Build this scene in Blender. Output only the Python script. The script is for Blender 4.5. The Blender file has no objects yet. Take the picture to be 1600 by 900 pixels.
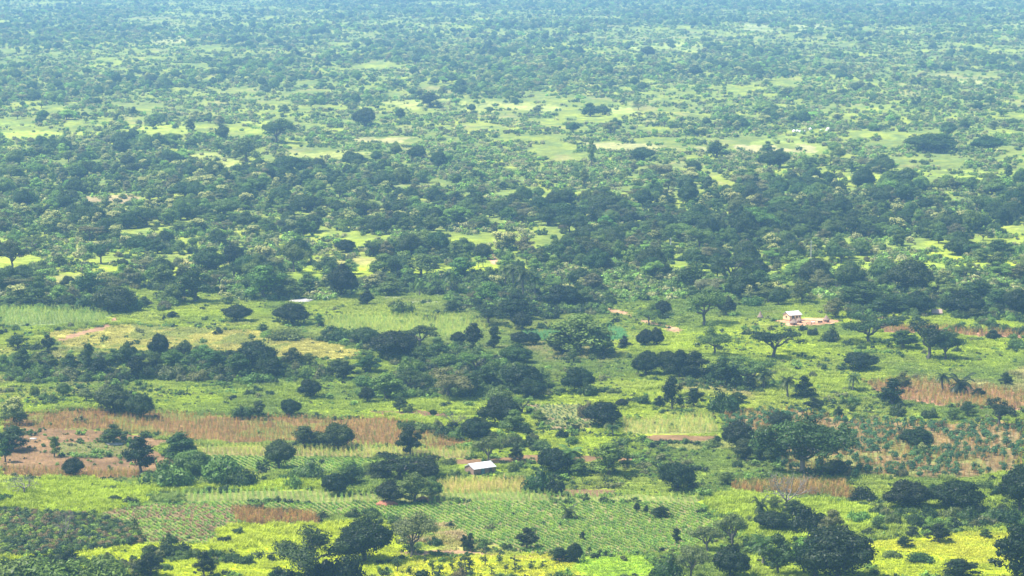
import bpy, bmesh, math, random
import numpy as np
from mathutils import Vector

# ------------------------------------------------------------------ camera, sky, sun, exposure
SC = bpy.context.scene
CAMH, FPX, HOR = 143.0, 4500.0, -120.0
PITCH = math.atan((450 - HOR) / FPX)
cam = bpy.data.cameras.new('camera'); cam.lens = 36 * FPX / 1600; cam.sensor_width = 36
cam.clip_start = 1; cam.clip_end = 90000
co = bpy.data.objects.new('camera', cam); SC.collection.objects.link(co)
co.location = (0, 0, CAMH); co.rotation_euler = (math.pi/2 - PITCH, 0, 0); SC.camera = co
SC.render.resolution_x, SC.render.resolution_y = 1024, 576

SUN_EL, SUN_AZ = math.radians(58), math.radians(-100)      # azimuth from +Y towards +X
W = bpy.data.worlds.new('World'); SC.world = W; W.use_nodes = True
nt = W.node_tree; nt.nodes.clear()
sky = nt.nodes.new('ShaderNodeTexSky'); sky.sky_type = 'NISHITA'; sky.sun_disc = False
sky.sun_elevation = SUN_EL; sky.sun_rotation = SUN_AZ; sky.air_density = 1.3; sky.dust_density = 1.5
bg = nt.nodes.new('ShaderNodeBackground'); bg.inputs['Strength'].default_value = 0.11
wo = nt.nodes.new('ShaderNodeOutputWorld')
nt.links.new(sky.outputs[0], bg.inputs[0]); nt.links.new(bg.outputs[0], wo.inputs[0])
sl = bpy.data.lights.new('sun', 'SUN'); sl.energy = 4.6; sl.angle = math.radians(0.8); sl.color = (1.0, 0.96, 0.90)
so = bpy.data.objects.new('sun', sl); SC.collection.objects.link(so)
sd = Vector((math.sin(SUN_AZ)*math.cos(SUN_EL), math.cos(SUN_AZ)*math.cos(SUN_EL), math.sin(SUN_EL)))
so.rotation_euler = sd.to_track_quat('Z', 'Y').to_euler()
SC.view_settings.view_transform = 'Standard'; SC.view_settings.look = 'None'
SC.view_settings.exposure = 1.2; SC.view_settings.gamma = 1.0
SC.cycles.max_bounces = 5; SC.cycles.diffuse_bounces = 2; SC.cycles.transmission_bounces = 2
SC.cycles.volume_bounces = 1; SC.cycles.transparent_max_bounces = 4
HAZE_DENSITY = 0.000128
HAZE_COLOR = (0.30, 0.58, 0.97)

rng = np.random.default_rng(11)
random.seed(5)
LINK = SC.collection.objects.link

# ------------------------------------------------------------------ noise and ground height
def vnoise(x, y, seed):
    xi = np.floor(x).astype(np.int64); yi = np.floor(y).astype(np.int64)
    fx = x - xi; fy = y - yi; fx = fx*fx*(3-2*fx); fy = fy*fy*(3-2*fy)
    def hsh(a, b):
        n = (a*374761393 + b*668265263 + seed*982451653) & 0xffffffff
        n = ((n ^ (n >> 13)) * 1274126177) & 0xffffffff
        n = n ^ (n >> 16)
        return (n & 0xffff) / 65535.0
    a = hsh(xi, yi); b = hsh(xi+1, yi); c = hsh(xi, yi+1); d = hsh(xi+1, yi+1)
    return (a*(1-fx)+b*fx)*(1-fy) + (c*(1-fx)+d*fx)*fy
def fbm(x, y, scale, seed, octv=4):
    x = np.asarray(x, float)/scale; y = np.asarray(y, float)/scale
    s = 0; a = 1; t = 0
    for o in range(octv):
        s = s + a*vnoise(x, y, seed+o*17); t += a; a *= .55; x = x*2.03+5.1; y = y*2.03+1.7
    return s/t
def sstep(a, b, x):
    t = np.clip((x-a)/(b-a), 0, 1); return t*t*(3-2*t)
def gh(x, y):
    x = np.asarray(x, float); y = np.asarray(y, float)
    far = sstep(1300, 2600, y)
    h = 0.7*np.sin(x/37+y/61)+0.5*np.sin(x/23-y/44+1.3)+0.35*np.sin(x/13+y/19+4)
    h = h*0.8 + (fbm(x, y, 700, 5, 3)-0.5)*7*far
    return h
cp, sp_ = math.cos(PITCH), math.sin(PITCH)
def P(px, py):
    px = np.asarray(px, float); py = np.asarray(py, float)
    u = (px-800)/FPX; v = (py-450)/FPX
    dx = u; dy = cp - v*sp_; dz = -sp_ - v*cp
    z = np.zeros_like(px)
    for _ in range(8):
        t = (CAMH - z)/(-dz); x = dx*t; y = dy*t; z = gh(x, y)
    return x, y, z
def proj(x, y, z=None):
    if z is None: z = gh(x, y)
    dz = z - CAMH
    f = y*cp - dz*sp_; d = -y*sp_ - dz*cp
    return 800 + FPX*x/f, 450 + FPX*d/f
def ppm(py): return (py-HOR)/CAMH          # photo pixels in a metre at a ground row

def inpoly(px, py, poly):
    px = np.asarray(px); py = np.asarray(py)
    res = np.zeros(px.shape, bool)
    xs = [p[0] for p in poly]; ys = [p[1] for p in poly]
    m = (px >= min(xs)) & (px <= max(xs)) & (py >= min(ys)) & (py <= max(ys))
    if not m.any(): return res
    X = px[m]; Y = py[m]; r = np.zeros(X.shape, bool); n = len(poly)
    for i in range(n):
        x1, y1 = poly[i]; x2, y2 = poly[(i+1) % n]
        if y1 == y2: continue
        c = ((y1 > Y) != (y2 > Y)) & (X < (x2-x1)*(Y-y1)/(y2-y1)+x1)
        r ^= c
    res[m] = r
    return res

# ------------------------------------------------------------------ materials
def newmat(name):
    m = bpy.data.materials.new(name); m.use_nodes = True; m.node_tree.nodes.clear(); return m, m.node_tree
def N(nt, t, **k):
    n = nt.nodes.new(t)
    for a, b in k.items(): setattr(n, a, b)
    return n
def leaf_material(name, trans=0.3, noise=0.35):
    m, t = newmat(name)
    tint = N(t, 'ShaderNodeAttribute', attribute_type='INSTANCER', attribute_name='tint')
    lr = N(t, 'ShaderNodeAttribute', attribute_type='GEOMETRY', attribute_name='lr')
    fl = N(t, 'ShaderNodeAttribute', attribute_type='GEOMETRY', attribute_name='fl')
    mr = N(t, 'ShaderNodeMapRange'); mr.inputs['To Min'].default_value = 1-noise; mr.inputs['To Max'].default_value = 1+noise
    t.links.new(lr.outputs['Fac'], mr.inputs['Value'])
    sc = N(t, 'ShaderNodeVectorMath', operation='SCALE')
    t.links.new(tint.outputs['Vector'], sc.inputs[0]); t.links.new(mr.outputs[0], sc.inputs['Scale'])
    mx = N(t, 'ShaderNodeMix', data_type='RGBA'); mx.inputs['B'].default_value = (0.56, 0.54, 0.17, 1)
    t.links.new(fl.outputs['Fac'], mx.inputs['Factor']); t.links.new(sc.outputs[0], mx.inputs['A'])
    d = N(t, 'ShaderNodeBsdfDiffuse'); tr = N(t, 'ShaderNodeBsdfTranslucent'); gl = N(t, 'ShaderNodeBsdfGlossy')
    gl.inputs['Roughness'].default_value = 0.45; gl.inputs['Color'].default_value = (1, 1, 1, 1)
    ms = N(t, 'ShaderNodeMixShader'); ms.inputs[0].default_value = trans
    m2 = N(t, 'ShaderNodeMixShader'); m2.inputs[0].default_value = 0.012
    o = N(t, 'ShaderNodeOutputMaterial')
    t.links.new(mx.outputs['Result'], d.inputs[0]); t.links.new(mx.outputs['Result'], tr.inputs[0])
    t.links.new(d.outputs[0], ms.inputs[1]); t.links.new(tr.outputs[0], ms.inputs[2])
    t.links.new(ms.outputs[0], m2.inputs[1]); t.links.new(gl.outputs[0], m2.inputs[2])
    t.links.new(m2.outputs[0], o.inputs[0])
    return m
def rough_material(name, a, b, scale=3.0, rough=0.85, stretch=(1, 1, 1), bump=0.3, metallic=0):
    m, t = newmat(name)
    tc = N(t, 'ShaderNodeTexCoord'); mp = N(t, 'ShaderNodeMapping'); mp.inputs['Scale'].default_value = stretch
    nz = N(t, 'ShaderNodeTexNoise'); nz.inputs['Scale'].default_value = scale; nz.inputs['Detail'].default_value = 6
    mx = N(t, 'ShaderNodeMix', data_type='RGBA'); mx.inputs['A'].default_value = (*a, 1); mx.inputs['B'].default_value = (*b, 1)
    rp = N(t, 'ShaderNodeMapRange'); rp.inputs['From Min'].default_value = .35; rp.inputs['From Max'].default_value = .65
    pb = N(t, 'ShaderNodeBsdfPrincipled'); pb.inputs['Roughness'].default_value = rough; pb.inputs['Metallic'].default_value = metallic
    bp = N(t, 'ShaderNodeBump'); bp.inputs['Strength'].default_value = bump; bp.inputs['Distance'].default_value = .05
    o = N(t, 'ShaderNodeOutputMaterial')
    t.links.new(tc.outputs['Object'], mp.inputs[0]); t.links.new(mp.outputs[0], nz.inputs[0])
    t.links.new(nz.outputs['Fac'], rp.inputs[0]); t.links.new(rp.outputs[0], mx.inputs['Factor'])
    t.links.new(mx.outputs['Result'], pb.inputs['Base Color']); t.links.new(nz.outputs['Fac'], bp.inputs['Height'])
    t.links.new(bp.outputs[0], pb.inputs['Normal']); t.links.new(pb.outputs[0], o.inputs[0])
    return m
M_LEAF = leaf_material('foliage', 0.22, 0.62)
M_CROP = leaf_material('crop_leaves', 0.35, 0.35)
M_BARK = rough_material('bark', (0.055, 0.045, 0.035), (0.11, 0.095, 0.075), 2.0, .9, (1, 1, .3))
M_PALE = rough_material('pale_bark', (0.13, 0.11, 0.085), (0.22, 0.19, 0.15), 1.5, .9, (1, 1, .3))
M_PALMB = rough_material('palm_bark', (0.10, 0.085, 0.07), (0.17, 0.15, 0.12), 3, .9, (1, 1, 3))
M_STEM = rough_material('green_stem', (0.06, 0.08, 0.03), (0.10, 0.10, 0.05), 3)

# ------------------------------------------------------------------ mesh builders
class MeshBuf:
    def __init__(s): s.v = []; s.f = {}; s.n = 0; s.lr = []; s.fl = []
    def add(s, verts, faces, mat=0, lr=None, fl=None):
        verts = np.asarray(verts, float).reshape(-1, 3); faces = np.asarray(faces, np.int64)
        s.v.append(verts); s.f.setdefault((faces.shape[1]), []).append((faces+s.n, np.full(len(faces), mat)))
        s.n += len(verts)
        s.lr.append(np.full(len(verts), .5) if lr is None else np.broadcast_to(lr, (len(verts),)))
        s.fl.append(np.zeros(len(verts)) if fl is None else np.broadcast_to(fl, (len(verts),)))
    def mesh(s, name, mats, smooth=False, only=None):
        v = np.concatenate(s.v) if s.v else np.zeros((0, 3))
        fs, ms = [], []
        for k, lst in s.f.items():
            for f, m in lst:
                if only is not None: keep = m == only; f = f[keep]; m = m[keep]
                if len(f): fs.append(f); ms.append(m)
        lr = np.concatenate(s.lr) if s.lr else np.zeros(0); fl = np.concatenate(s.fl) if s.fl else np.zeros(0)
        if only is not None and fs:
            used = np.unique(np.concatenate([f.ravel() for f in fs])); mp = np.zeros(len(v), np.int64); mp[used] = np.arange(len(used))
            v = v[used]; lr = lr[used]; fl = fl[used]; fs = [mp[f] for f in fs]; ms = [np.zeros_like(m) for m in ms]
        me = bpy.data.meshes.new(name)
        me.vertices.add(len(v)); me.vertices.foreach_set('co', v.ravel().astype(np.float32))
        tot = np.concatenate([np.full(len(f), f.shape[1]) for f in fs]); li = np.concatenate([f.ravel() for f in fs])
        me.loops.add(len(li)); me.loops.foreach_set('vertex_index', li.astype(np.int32))
        me.polygons.add(len(tot)); st = np.concatenate([[0], np.cumsum(tot)[:-1]])
        me.polygons.foreach_set('loop_start', st.astype(np.int32)); me.polygons.foreach_set('loop_total', tot.astype(np.int32))
        for m in (mats if only is None else [mats[only]]): me.materials.append(m)
        me.polygons.foreach_set('material_index', np.concatenate(ms).astype(np.int32))
        me.polygons.foreach_set('use_smooth', np.full(len(tot), smooth))
        for nm, arr in (('lr', lr), ('fl', fl)):
            a = me.attributes.new(nm, 'FLOAT', 'POINT'); a.data.foreach_set('value', arr.astype(np.float32))
        me.update(); me.validate()
        return me

def norm(a): return a/np.maximum(np.linalg.norm(a, axis=-1, keepdims=True), 1e-9)
def leaves(buf, pos, nrm, size, R, mat=1, tone=None, fl=None, spread=.22):
    n = len(pos)
    if n == 0: return
    nrm = norm(nrm); a = norm(np.cross(nrm, R.normal(size=(n, 3)))); b = np.cross(nrm, a)
    s = np.broadcast_to(size, (n,))*R.uniform(.65, 1.35, n); s = s[:, None]
    v = np.stack([pos-a*s*.62, pos-b*s*.36+nrm*s*.08, pos+a*s*.62-nrm*s*.1, pos+b*s*.36+nrm*s*.08], 1)
    f = np.arange(n*4).reshape(n, 4)
    lr = (R.uniform(.5-spread, .5+spread, n) if tone is None else tone)
    buf.add(v, f, mat, np.repeat(lr, 4), None if fl is None else np.repeat(fl, 4))
_ico = None
def ico():
    global _ico
    if _ico is None:
        bm = bmesh.new(); bmesh.ops.create_icosphere(bm, subdivisions=2, radius=1)
        _ico = (np.array([v.co[:] for v in bm.verts]), np.array([[v.index for v in f.verts] for f in bm.faces])); bm.free()
    return _ico
def puffs(buf, C, Rr, dens, size, R, core=.78, up=0.0, flower=0.0, shell=(.78, 1.12), tones=True, mat=1):
    """clumps of leaf faces on ellipsoids; C centres, Rr radii"""
    C = np.asarray(C, float); Rr = np.asarray(Rr, float); zmax = (C[:, 2]+Rr[:, 2]).max(); zmin = (C[:, 2]-Rr[:, 2]).min()
    for i in range(len(C)):
        r = Rr[i]; area = 4*math.pi*(r[0]*r[1]+r[1]*r[2]+r[0]*r[2])/3
        n = int(area*dens/(size*size))+4
        d = norm(R.normal(size=(n, 3))); rad = (R.uniform(shell[0], shell[1], n)+(R.uniform(size=n) > .85)*R.uniform(0, .42, n))[:, None]
        pos = C[i]+d*r*rad
        keep = np.ones(n, bool)
        for j in range(len(C)):
            if j != i:
                q = (pos-C[j])/Rr[j]; keep &= (q**2).sum(1) > .55
        nn = norm(d/r)*1.0+R.normal(size=(n, 3))*.38+np.array([0, 0, up])
        tone = R.uniform(.05, .95)+0*rad[:, 0] if tones else np.full(n, .5)
        tone = np.clip(tone*.6+R.uniform(0, .4, n), 0, 1)
        fl = None
        if flower > 0:
            hz = (pos[:, 2]-zmin)/(zmax-zmin)
            fl = ((R.uniform(size=n) < flower*sstep(.35, .8, hz)*(0.4+0.6*(d[:, 2] > 0)))).astype(float)*R.uniform(.6, 1, n)
            fl = fl[keep]
        leaves(buf, pos[keep], nn[keep], size, R, mat, tone[keep], fl)
        if core > 0:
            iv, jf = ico(); w = 1+R.uniform(-.12, .12, (len(iv), 1))
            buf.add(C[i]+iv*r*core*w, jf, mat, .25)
def tube(buf, pts, rads, k=7, mat=0):
    pts = np.asarray(pts, float); rads = np.asarray(rads, float); n = len(pts)
    T = norm(np.gradient(pts, axis=0)); ref = np.array([.31, .95, .07])
    a = norm(np.cross(T, ref)); b = np.cross(T, a)
    th = np.arange(k)*2*math.pi/k
    ring = pts[:, None]+(a[:, None]*np.cos(th)[None, :, None]+b[:, None]*np.sin(th)[None, :, None])*rads[:, None, None]
    V = ring.reshape(-1, 3); F = []
    for i in range(n-1):
        for j in range(k): F.append([i*k+j, i*k+(j+1) % k, (i+1)*k+(j+1) % k, (i+1)*k+j])
    buf.add(V, F, mat); buf.add(np.vstack([ring[-1], pts[-1:]]), [[j, (j+1) % k, k] for j in range(k)], mat)
def limb(a, b, R, n=5, wob=.08, sag=0.0):
    a = np.array(a, float); b = np.array(b, float); L = np.linalg.norm(b-a); t = np.linspace(0, 1, n)[:, None]
    p = a+(b-a)*t; p[1:-1] += R.normal(size=(n-2, 3))*L*wob; p[:, 2] += (np.sin(t[:, 0]*math.pi))*L*sag
    return p

def p_dome(seed, lobes=1):                       # dense dark dome crown (mango)
    R = np.random.default_rng(seed); B = MeshBuf(); n = R.integers(30, 52)
    d = norm(R.normal(size=(n, 3))); d[:, 2] = np.abs(d[:, 2])*1.1-.32
    C = np.array([0, 0, 4.1])+d*np.array([3.7, 3.7, 2.9])*R.uniform(.7, 1.2, (n, 1))
    if lobes: C[:, 0] += np.sign(R.uniform(-1, 1))*np.maximum(0, C[:, 2]-5)*.3
    C = np.vstack([C, [[0, 0, 4.0]]]); r = R.uniform(.7, 1.55, (n+1, 1))*np.array([1.1, 1.1, .85]); r[-1] = (3.6, 3.6, 2.8)
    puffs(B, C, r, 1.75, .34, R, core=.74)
    tube(B, limb((0, 0, -.5), (R.uniform(-.3, .3), 0, 3), R, 5, .03), [.55, .42, .36, .34, .3])
    for k in range(4):
        a = R.uniform(0, 6.28); tube(B, limb((0, 0, 2), (2.2*math.cos(a), 2.2*math.sin(a), 4.2), R), [.26, .22, .18, .13, .08], 5)
    return B, (M_BARK, M_LEAF)
def p_spread(seed, bark=None, density=.75, wide=1.0, flat=.62, fork=2.0, nl=6):
    R = np.random.default_rng(seed); B = MeshBuf(); C = []; r = []
    fz = fork+R.uniform(-.3, .5); lean = R.uniform(-.5, .5); top = np.array([lean, 0, fz])
    tube(B, limb((0, 0, -.5), top, R, 5, .03), [.52, .42, .36, .33, .31], 8)
    a0 = R.uniform(0, 6.28)
    for k in range(nl):
        a = a0+k*2*math.pi/nl+R.uniform(-.35, .35); rr = R.uniform(2.6, 4.3)*wide if k else 0.8
        e = np.array([lean+rr*math.cos(a), rr*math.sin(a), fz+R.uniform(2.4, 4.2)*(1.15 if rr < 3 else .85)])
        tube(B, limb(top, e, R, 6, .06, .06), np.linspace(.24, .09, 6), 6)
        for q in range(3):
            mid = top+(e-top)*R.uniform(.45, .85); e2 = e+R.normal(size=3)*np.array([1.5, 1.5, .7])
            tube(B, limb(mid, e2, R, 4, .07), np.linspace(.11, .04, 4), 4)
            C.append(e2+np.array([0, 0, .25])); r.append(R.uniform(.85, 1.5)*np.array([1.15, 1.15, flat]))
        C.append(e+np.array([0, 0, .4])); r.append(R.uniform(1.2, 1.8)*np.array([1.15, 1.15, flat]))
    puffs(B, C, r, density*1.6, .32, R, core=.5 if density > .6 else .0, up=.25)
    return B, (bark or M_BARK, M_LEAF)
def p_leafy(seed, narrow=1.0, flower=0.0, dens=.8, size=.36):
    R = np.random.default_rng(seed); B = MeshBuf(); n = R.integers(20, 32)
    H = R.uniform(7.5, 9.5); C = []; r = []
    for i in range(n):
        t = R.uniform(.22, .95); w = math.sin(min(t*1.15, 1)*math.pi)**.6*3.1*narrow+.3
        a = R.uniform(0, 6.28); rr = w*math.sqrt(R.uniform(.1, 1))
        C.append([rr*math.cos(a)+R.normal()*.2, rr*math.sin(a), t*H]); r.append(R.uniform(.55, 1.3)*np.array([1.1, 1.1, .8])*(narrow**.3))
    C.append([0, 0, H*.55]); r.append([1.9*narrow, 1.9*narrow, 2.2])
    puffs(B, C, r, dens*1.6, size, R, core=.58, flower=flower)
    tube(B, limb((0, 0, -.5), (0, 0, H*.7), R, 6, .02), np.linspace(.34, .1, 6), 7)
    for c in C[:8]: tube(B, limb((0, 0, c[2]*.5), c, R, 4, .05), np.linspace(.14, .05, 4), 4)
    return B, (M_BARK, M_LEAF)
def p_bush(seed, dens=.8, size=.3, flower=0):
    R = np.random.default_rng(seed); B = MeshBuf(); n = R.integers(9, 16); C = []; r = []
    for i in range(n):
        a = R.uniform(0, 6.28); rr = 1.9*math.sqrt(R.uniform(0, 1)); h = (1-rr/3.0)*R.uniform(.4, 2.6)
        C.append([rr*math.cos(a), rr*math.sin(a), h]); r.append(R.uniform(.6, 1.1)*np.array([1.1, 1.1, .9]))
    puffs(B, C, r, dens*1.6, size, R, core=.6, flower=flower)
    for k in range(4):
        a = R.uniform(0, 6.28); tube(B, limb((0, 0, -.2), (math.cos(a), math.sin(a), 1.6), R, 4), [.08, .06, .05, .03], 4)
    return B, (M_BARK, M_LEAF)
def frond(B, base, a, L, rise, droop, R, mat=1):
    n = 9; t = np.linspace(0, 1, n); h = np.array([math.cos(a), math.sin(a), 0])
    pts = np.array(base)+h*(t[:, None]*L*(1-.15*t[:, None]))+np.array([0, 0, 1])*((rise*t-droop*t*t)*L)[:, None]
    T = norm(np.gradient(pts, axis=0)); side = norm(np.cross(T, [0, 0, 1]))
    tube(B, pts, np.linspace(.06, .015, n), 3, mat)
    for k in range(26):
        s = (k+1)/27*(n-1); i = min(int(s), n-2); p = pts[i]+(pts[i+1]-pts[i])*(s-i)
        ll = L*.27*math.sin(math.pi*(.12+.86*(k+1)/27))**.7
        for sg in (-1, 1):
            e = p+side[i]*sg*ll+T[i]*ll*.45+np.array([0, 0, -.28*ll])
            w = T[i]*.07
            B.add([p-w, p+w, e+w*.2], [[0, 1, 2]], mat, R.uniform(.25, .75))
def p_palm(seed, trunk=5.0, L=3.2, n=22):
    R = np.random.default_rng(seed); B = MeshBuf()
    tube(B, limb((0, 0, -.5), (R.uniform(-.3, .3), 0, trunk), R, 6, .01), [.36, .3, .27, .26, .28, .33], 8)
    top = (0, 0, trunk)
    for k in range(n):
        a = k*2.4+R.uniform(-.2, .2); u = k/n
        frond(B, top, a, L*R.uniform(.85, 1.1), 1.15-1.2*u+R.uniform(-.1, .1), .75+.25*u, R)
    C = [[0, 0, trunk+.2]]; puffs(B, C, [[.5, .5, .5]], .6, .3, R, core=.8)
    return B, (M_PALMB, M_LEAF)
def p_palmbush(seed):
    return p_palm(seed, .9, 3.6, 26)
def p_bare(seed, mat=None, spread=1.0):
    R = np.random.default_rng(seed); B = MeshBuf()
    def grow(p, d, L, r, lev):
        e = p+d*L; pts = limb(p, e, R, 4, .06); tube(B, pts, np.linspace(r, r*.6, 4), 5 if lev < 2 else 3)
        if lev >= 5: return
        for k in range(3 if lev < 4 else 2):
            nd = norm(d+R.normal(size=3)*.55*spread+np.array([0, 0, .12])); st = pts[-1] if k else pts[2]
            grow(st, nd, L*R.uniform(.62, .85), r*.6, lev+1)
    top = np.array([0, 0, 1.6]); tube(B, limb((0, 0, -.4), top, R, 4, .03), [.3, .25, .22, .2], 7)
    for k in range(5):
        a = k*1.256+R.uniform(-.3, .3); grow(top, norm(np.array([math.cos(a)*.85*spread, math.sin(a)*.85*spread, .8])), 2.0, .14, 1)
    return B, (mat or M_PALE, M_LEAF)
def p_sapling(seed):
    R = np.random.default_rng(seed); B = MeshBuf(); C = []; r = []
    tube(B, limb((0, 0, -.2), (R.uniform(-.3, .3), 0, 3.2), R, 5, .03), np.linspace(.09, .03, 5), 5)
    for k in range(R.integers(6, 10)):
        z = R.uniform(.9, 3.6); a = R.uniform(0, 6.28); rr = R.uniform(.1, .7)*(1.2-z/5)
        C.append([rr*math.cos(a), rr*math.sin(a), z]); r.append(R.uniform(.28, .5)*np.array([1, 1, .9]))
        tube(B, limb((0, 0, z*.8), C[-1], R, 3, .02), [.03, .025, .02], 3)
    puffs(B, C, r, .75, .24, R, core=.4)
    return B, (M_BARK, M_LEAF)
# crop plants
def blade(B, base, a, L, rise, droop, w, R, mat=0, tone=None):
    n = 4; t = np.linspace(0, 1, n); h = np.array([math.cos(a), math.sin(a), 0]); s = np.array([-math.sin(a), math.cos(a), 0])
    pts = np.array(base)+h*(t[:, None]*L*.8)+np.array([0, 0, 1])*((rise*t-droop*t*t)*L)[:, None]
    ww = (w*np.array([.7, 1, .75, .1]))[:, None]
    V = np.vstack([pts-s*ww/2, pts+s*ww/2]); F = [[i, i+1, i+1+n, i+n] for i in range(n-1)]
    B.add(V, F, mat, R.uniform(.2, .8) if tone is None else tone)
def p_maize(seed, h=2.0, lean=.1):
    R = np.random.default_rng(seed); B = MeshBuf()
    for q in range(2):
        bx, by = R.normal(0, .25, 2); hh = h*R.uniform(.8, 1.1); tx, ty = R.normal(0, lean, 2)
        tube(B, [[bx, by, -.1], [bx+tx*.5, by+ty*.5, hh*.5], [bx+tx, by+ty, hh]], [.03, .025, .012], 3)
        for k in range(9):
            t = .12+.8*k/9; blade(B, (bx+tx*t, by+ty*t, hh*t), k*math.pi+R.uniform(-.5, .5), R.uniform(.6, .9), .9, 1.0, .11, R)
        for k in range(4): blade(B, (bx+tx, by+ty, hh*.97), k*1.6, .3, 1.4, .3, .035, R, 0, .95)
    return B, (M_CROP,)
def p_rowcrop(seed):                             # short leafy row plant, 0.7 m
    R = np.random.default_rng(seed); B = MeshBuf()
    for q in range(3):
        bx, by = R.normal(0, .12, 2)+np.array([0, (q-1)*.38])
        for k in range(9): blade(B, (bx, by, .0), R.uniform(0, 6.28), R.uniform(.45, .8), R.uniform(1.2, 1.9), R.uniform(.7, 1.2), .13, R)
    return B, (M_CROP,)
def p_cassava(seed):                             # rounded leafy shrub crop, 1.3 m
    R = np.random.default_rng(seed); B = MeshBuf(); C = []; r = []
    for k in range(6):
        a = R.uniform(0, 6.28); rr = R.uniform(0, .5); C.append([rr*math.cos(a), rr*math.sin(a), R.uniform(.5, 1.1)]); r.append(np.array([.42, .42, .3])*R.uniform(.7, 1.15))
        tube(B, [[0, 0, -.1], [C[-1][0]*.6, C[-1][1]*.6, C[-1][2]*.6], C[-1]], [.03, .025, .02], 3)
    puffs(B, C, r, .8, .24, R, core=.45, up=.4, mat=0)
    return B, (M_CROP,)
def p_grass(seed, hgt=.6, n=60, half=2.0, w=.10):
    R = np.random.default_rng(seed); B = MeshBuf()
    for q in range(n):
        bx, by = R.uniform(-half, half, 2); s = R.uniform(.55, 1.3)*hgt; tn = R.uniform(.25, .75)
        for k in range(5): blade(B, (bx+R.normal()*.12, by+R.normal()*.12, -.03), R.uniform(0, 6.28), s*.75, 1.5, .55, w, R, 0, np.clip(tn+R.uniform(-.15, .15), 0, 1))
    return B, (M_CROP,)
def p_weed(seed):
    R = np.random.default_rng(seed); B = MeshBuf(); n = R.integers(3, 6); C = []; r = []
    for k in range(n): C.append([R.normal()*.35, R.normal()*.35, R.uniform(.25, .75)]); r.append(R.uniform(.3, .5)*np.array([1, 1, .8]))
    puffs(B, C, r, .75, .22, R, core=.6, mat=0)
    return B, (M_LEAF,)

class Proto:
    def __init__(s, B, mats, name):
        s.B = B; s.mats = mats; s.name = name; v = np.concatenate(B.v)
        cr = v
        s.w = (np.percentile(cr[:, 0], 99)-np.percentile(cr[:, 0], 1)+np.percentile(cr[:, 1], 99)-np.percentile(cr[:, 1], 1))/2
        s.h = np.percentile(cr[:, 2], 99.5); s._t = s._c = s._o = s._a = None
    def trunk(s):
        if s._t is None: s._t = s.B.mesh(s.name+'_trunk', s.mats, True, 0)
        return s._t
    def crown(s):
        if s._c is None: s._c = s.B.mesh(s.name+'_crown', s.mats, False, 1)
        return s._c
    def whole(s):
        if s._a is None: s._a = s.B.mesh(s.name, s.mats, False)
        return s._a
    def src(s):                                 # unlinked object that the instancers read
        if s._o is None: s._o = bpy.data.objects.new(s.name+'_source', s.whole())
        return s._o
def protos(fn, seeds, name, *a, **k): return [Proto(*fn(sd_, *a, **k), name) for sd_ in seeds]
PR = {
 'M': protos(p_dome, range(101, 107), 'dome_tree'),
 'S': protos(p_spread, range(201, 207), 'spreading_tree'),
 'F': protos(p_spread, range(231, 234), 'umbrella_tree', flat=.42, wide=1.15),
 'O': protos(p_spread, range(241, 244), 'open_tree', density=.62, fork=2.6, flat=.8),
 'G': [Proto(*p_spread(262, M_PALE, .62, 1.25, .6, 1.7, 9), 'giant_tree')],
 'T': protos(p_leafy, range(301, 308), 'leafy_tree'),
 'N': protos(p_leafy, range(321, 325), 'upright_tree', narrow=.5),
 'Y': protos(p_leafy, range(341, 345), 'flowering_tree', flower=.75, dens=.7),
 'B': protos(p_bush, range(401, 407), 'bush'),
 'P': protos(p_palm, range(501, 504), 'palm'),
 'Q': protos(p_palmbush, range(511, 513), 'palm_bush'),
 'D': [Proto(*p_bare(601), 'bare_tree'), Proto(*p_bare(602, M_BARK), 'bare_tree'), Proto(*p_bare(603, M_PALE, 1.35), 'bare_shrub')],
 's': protos(p_sapling, range(701, 706), 'sapling'),
}

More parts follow.
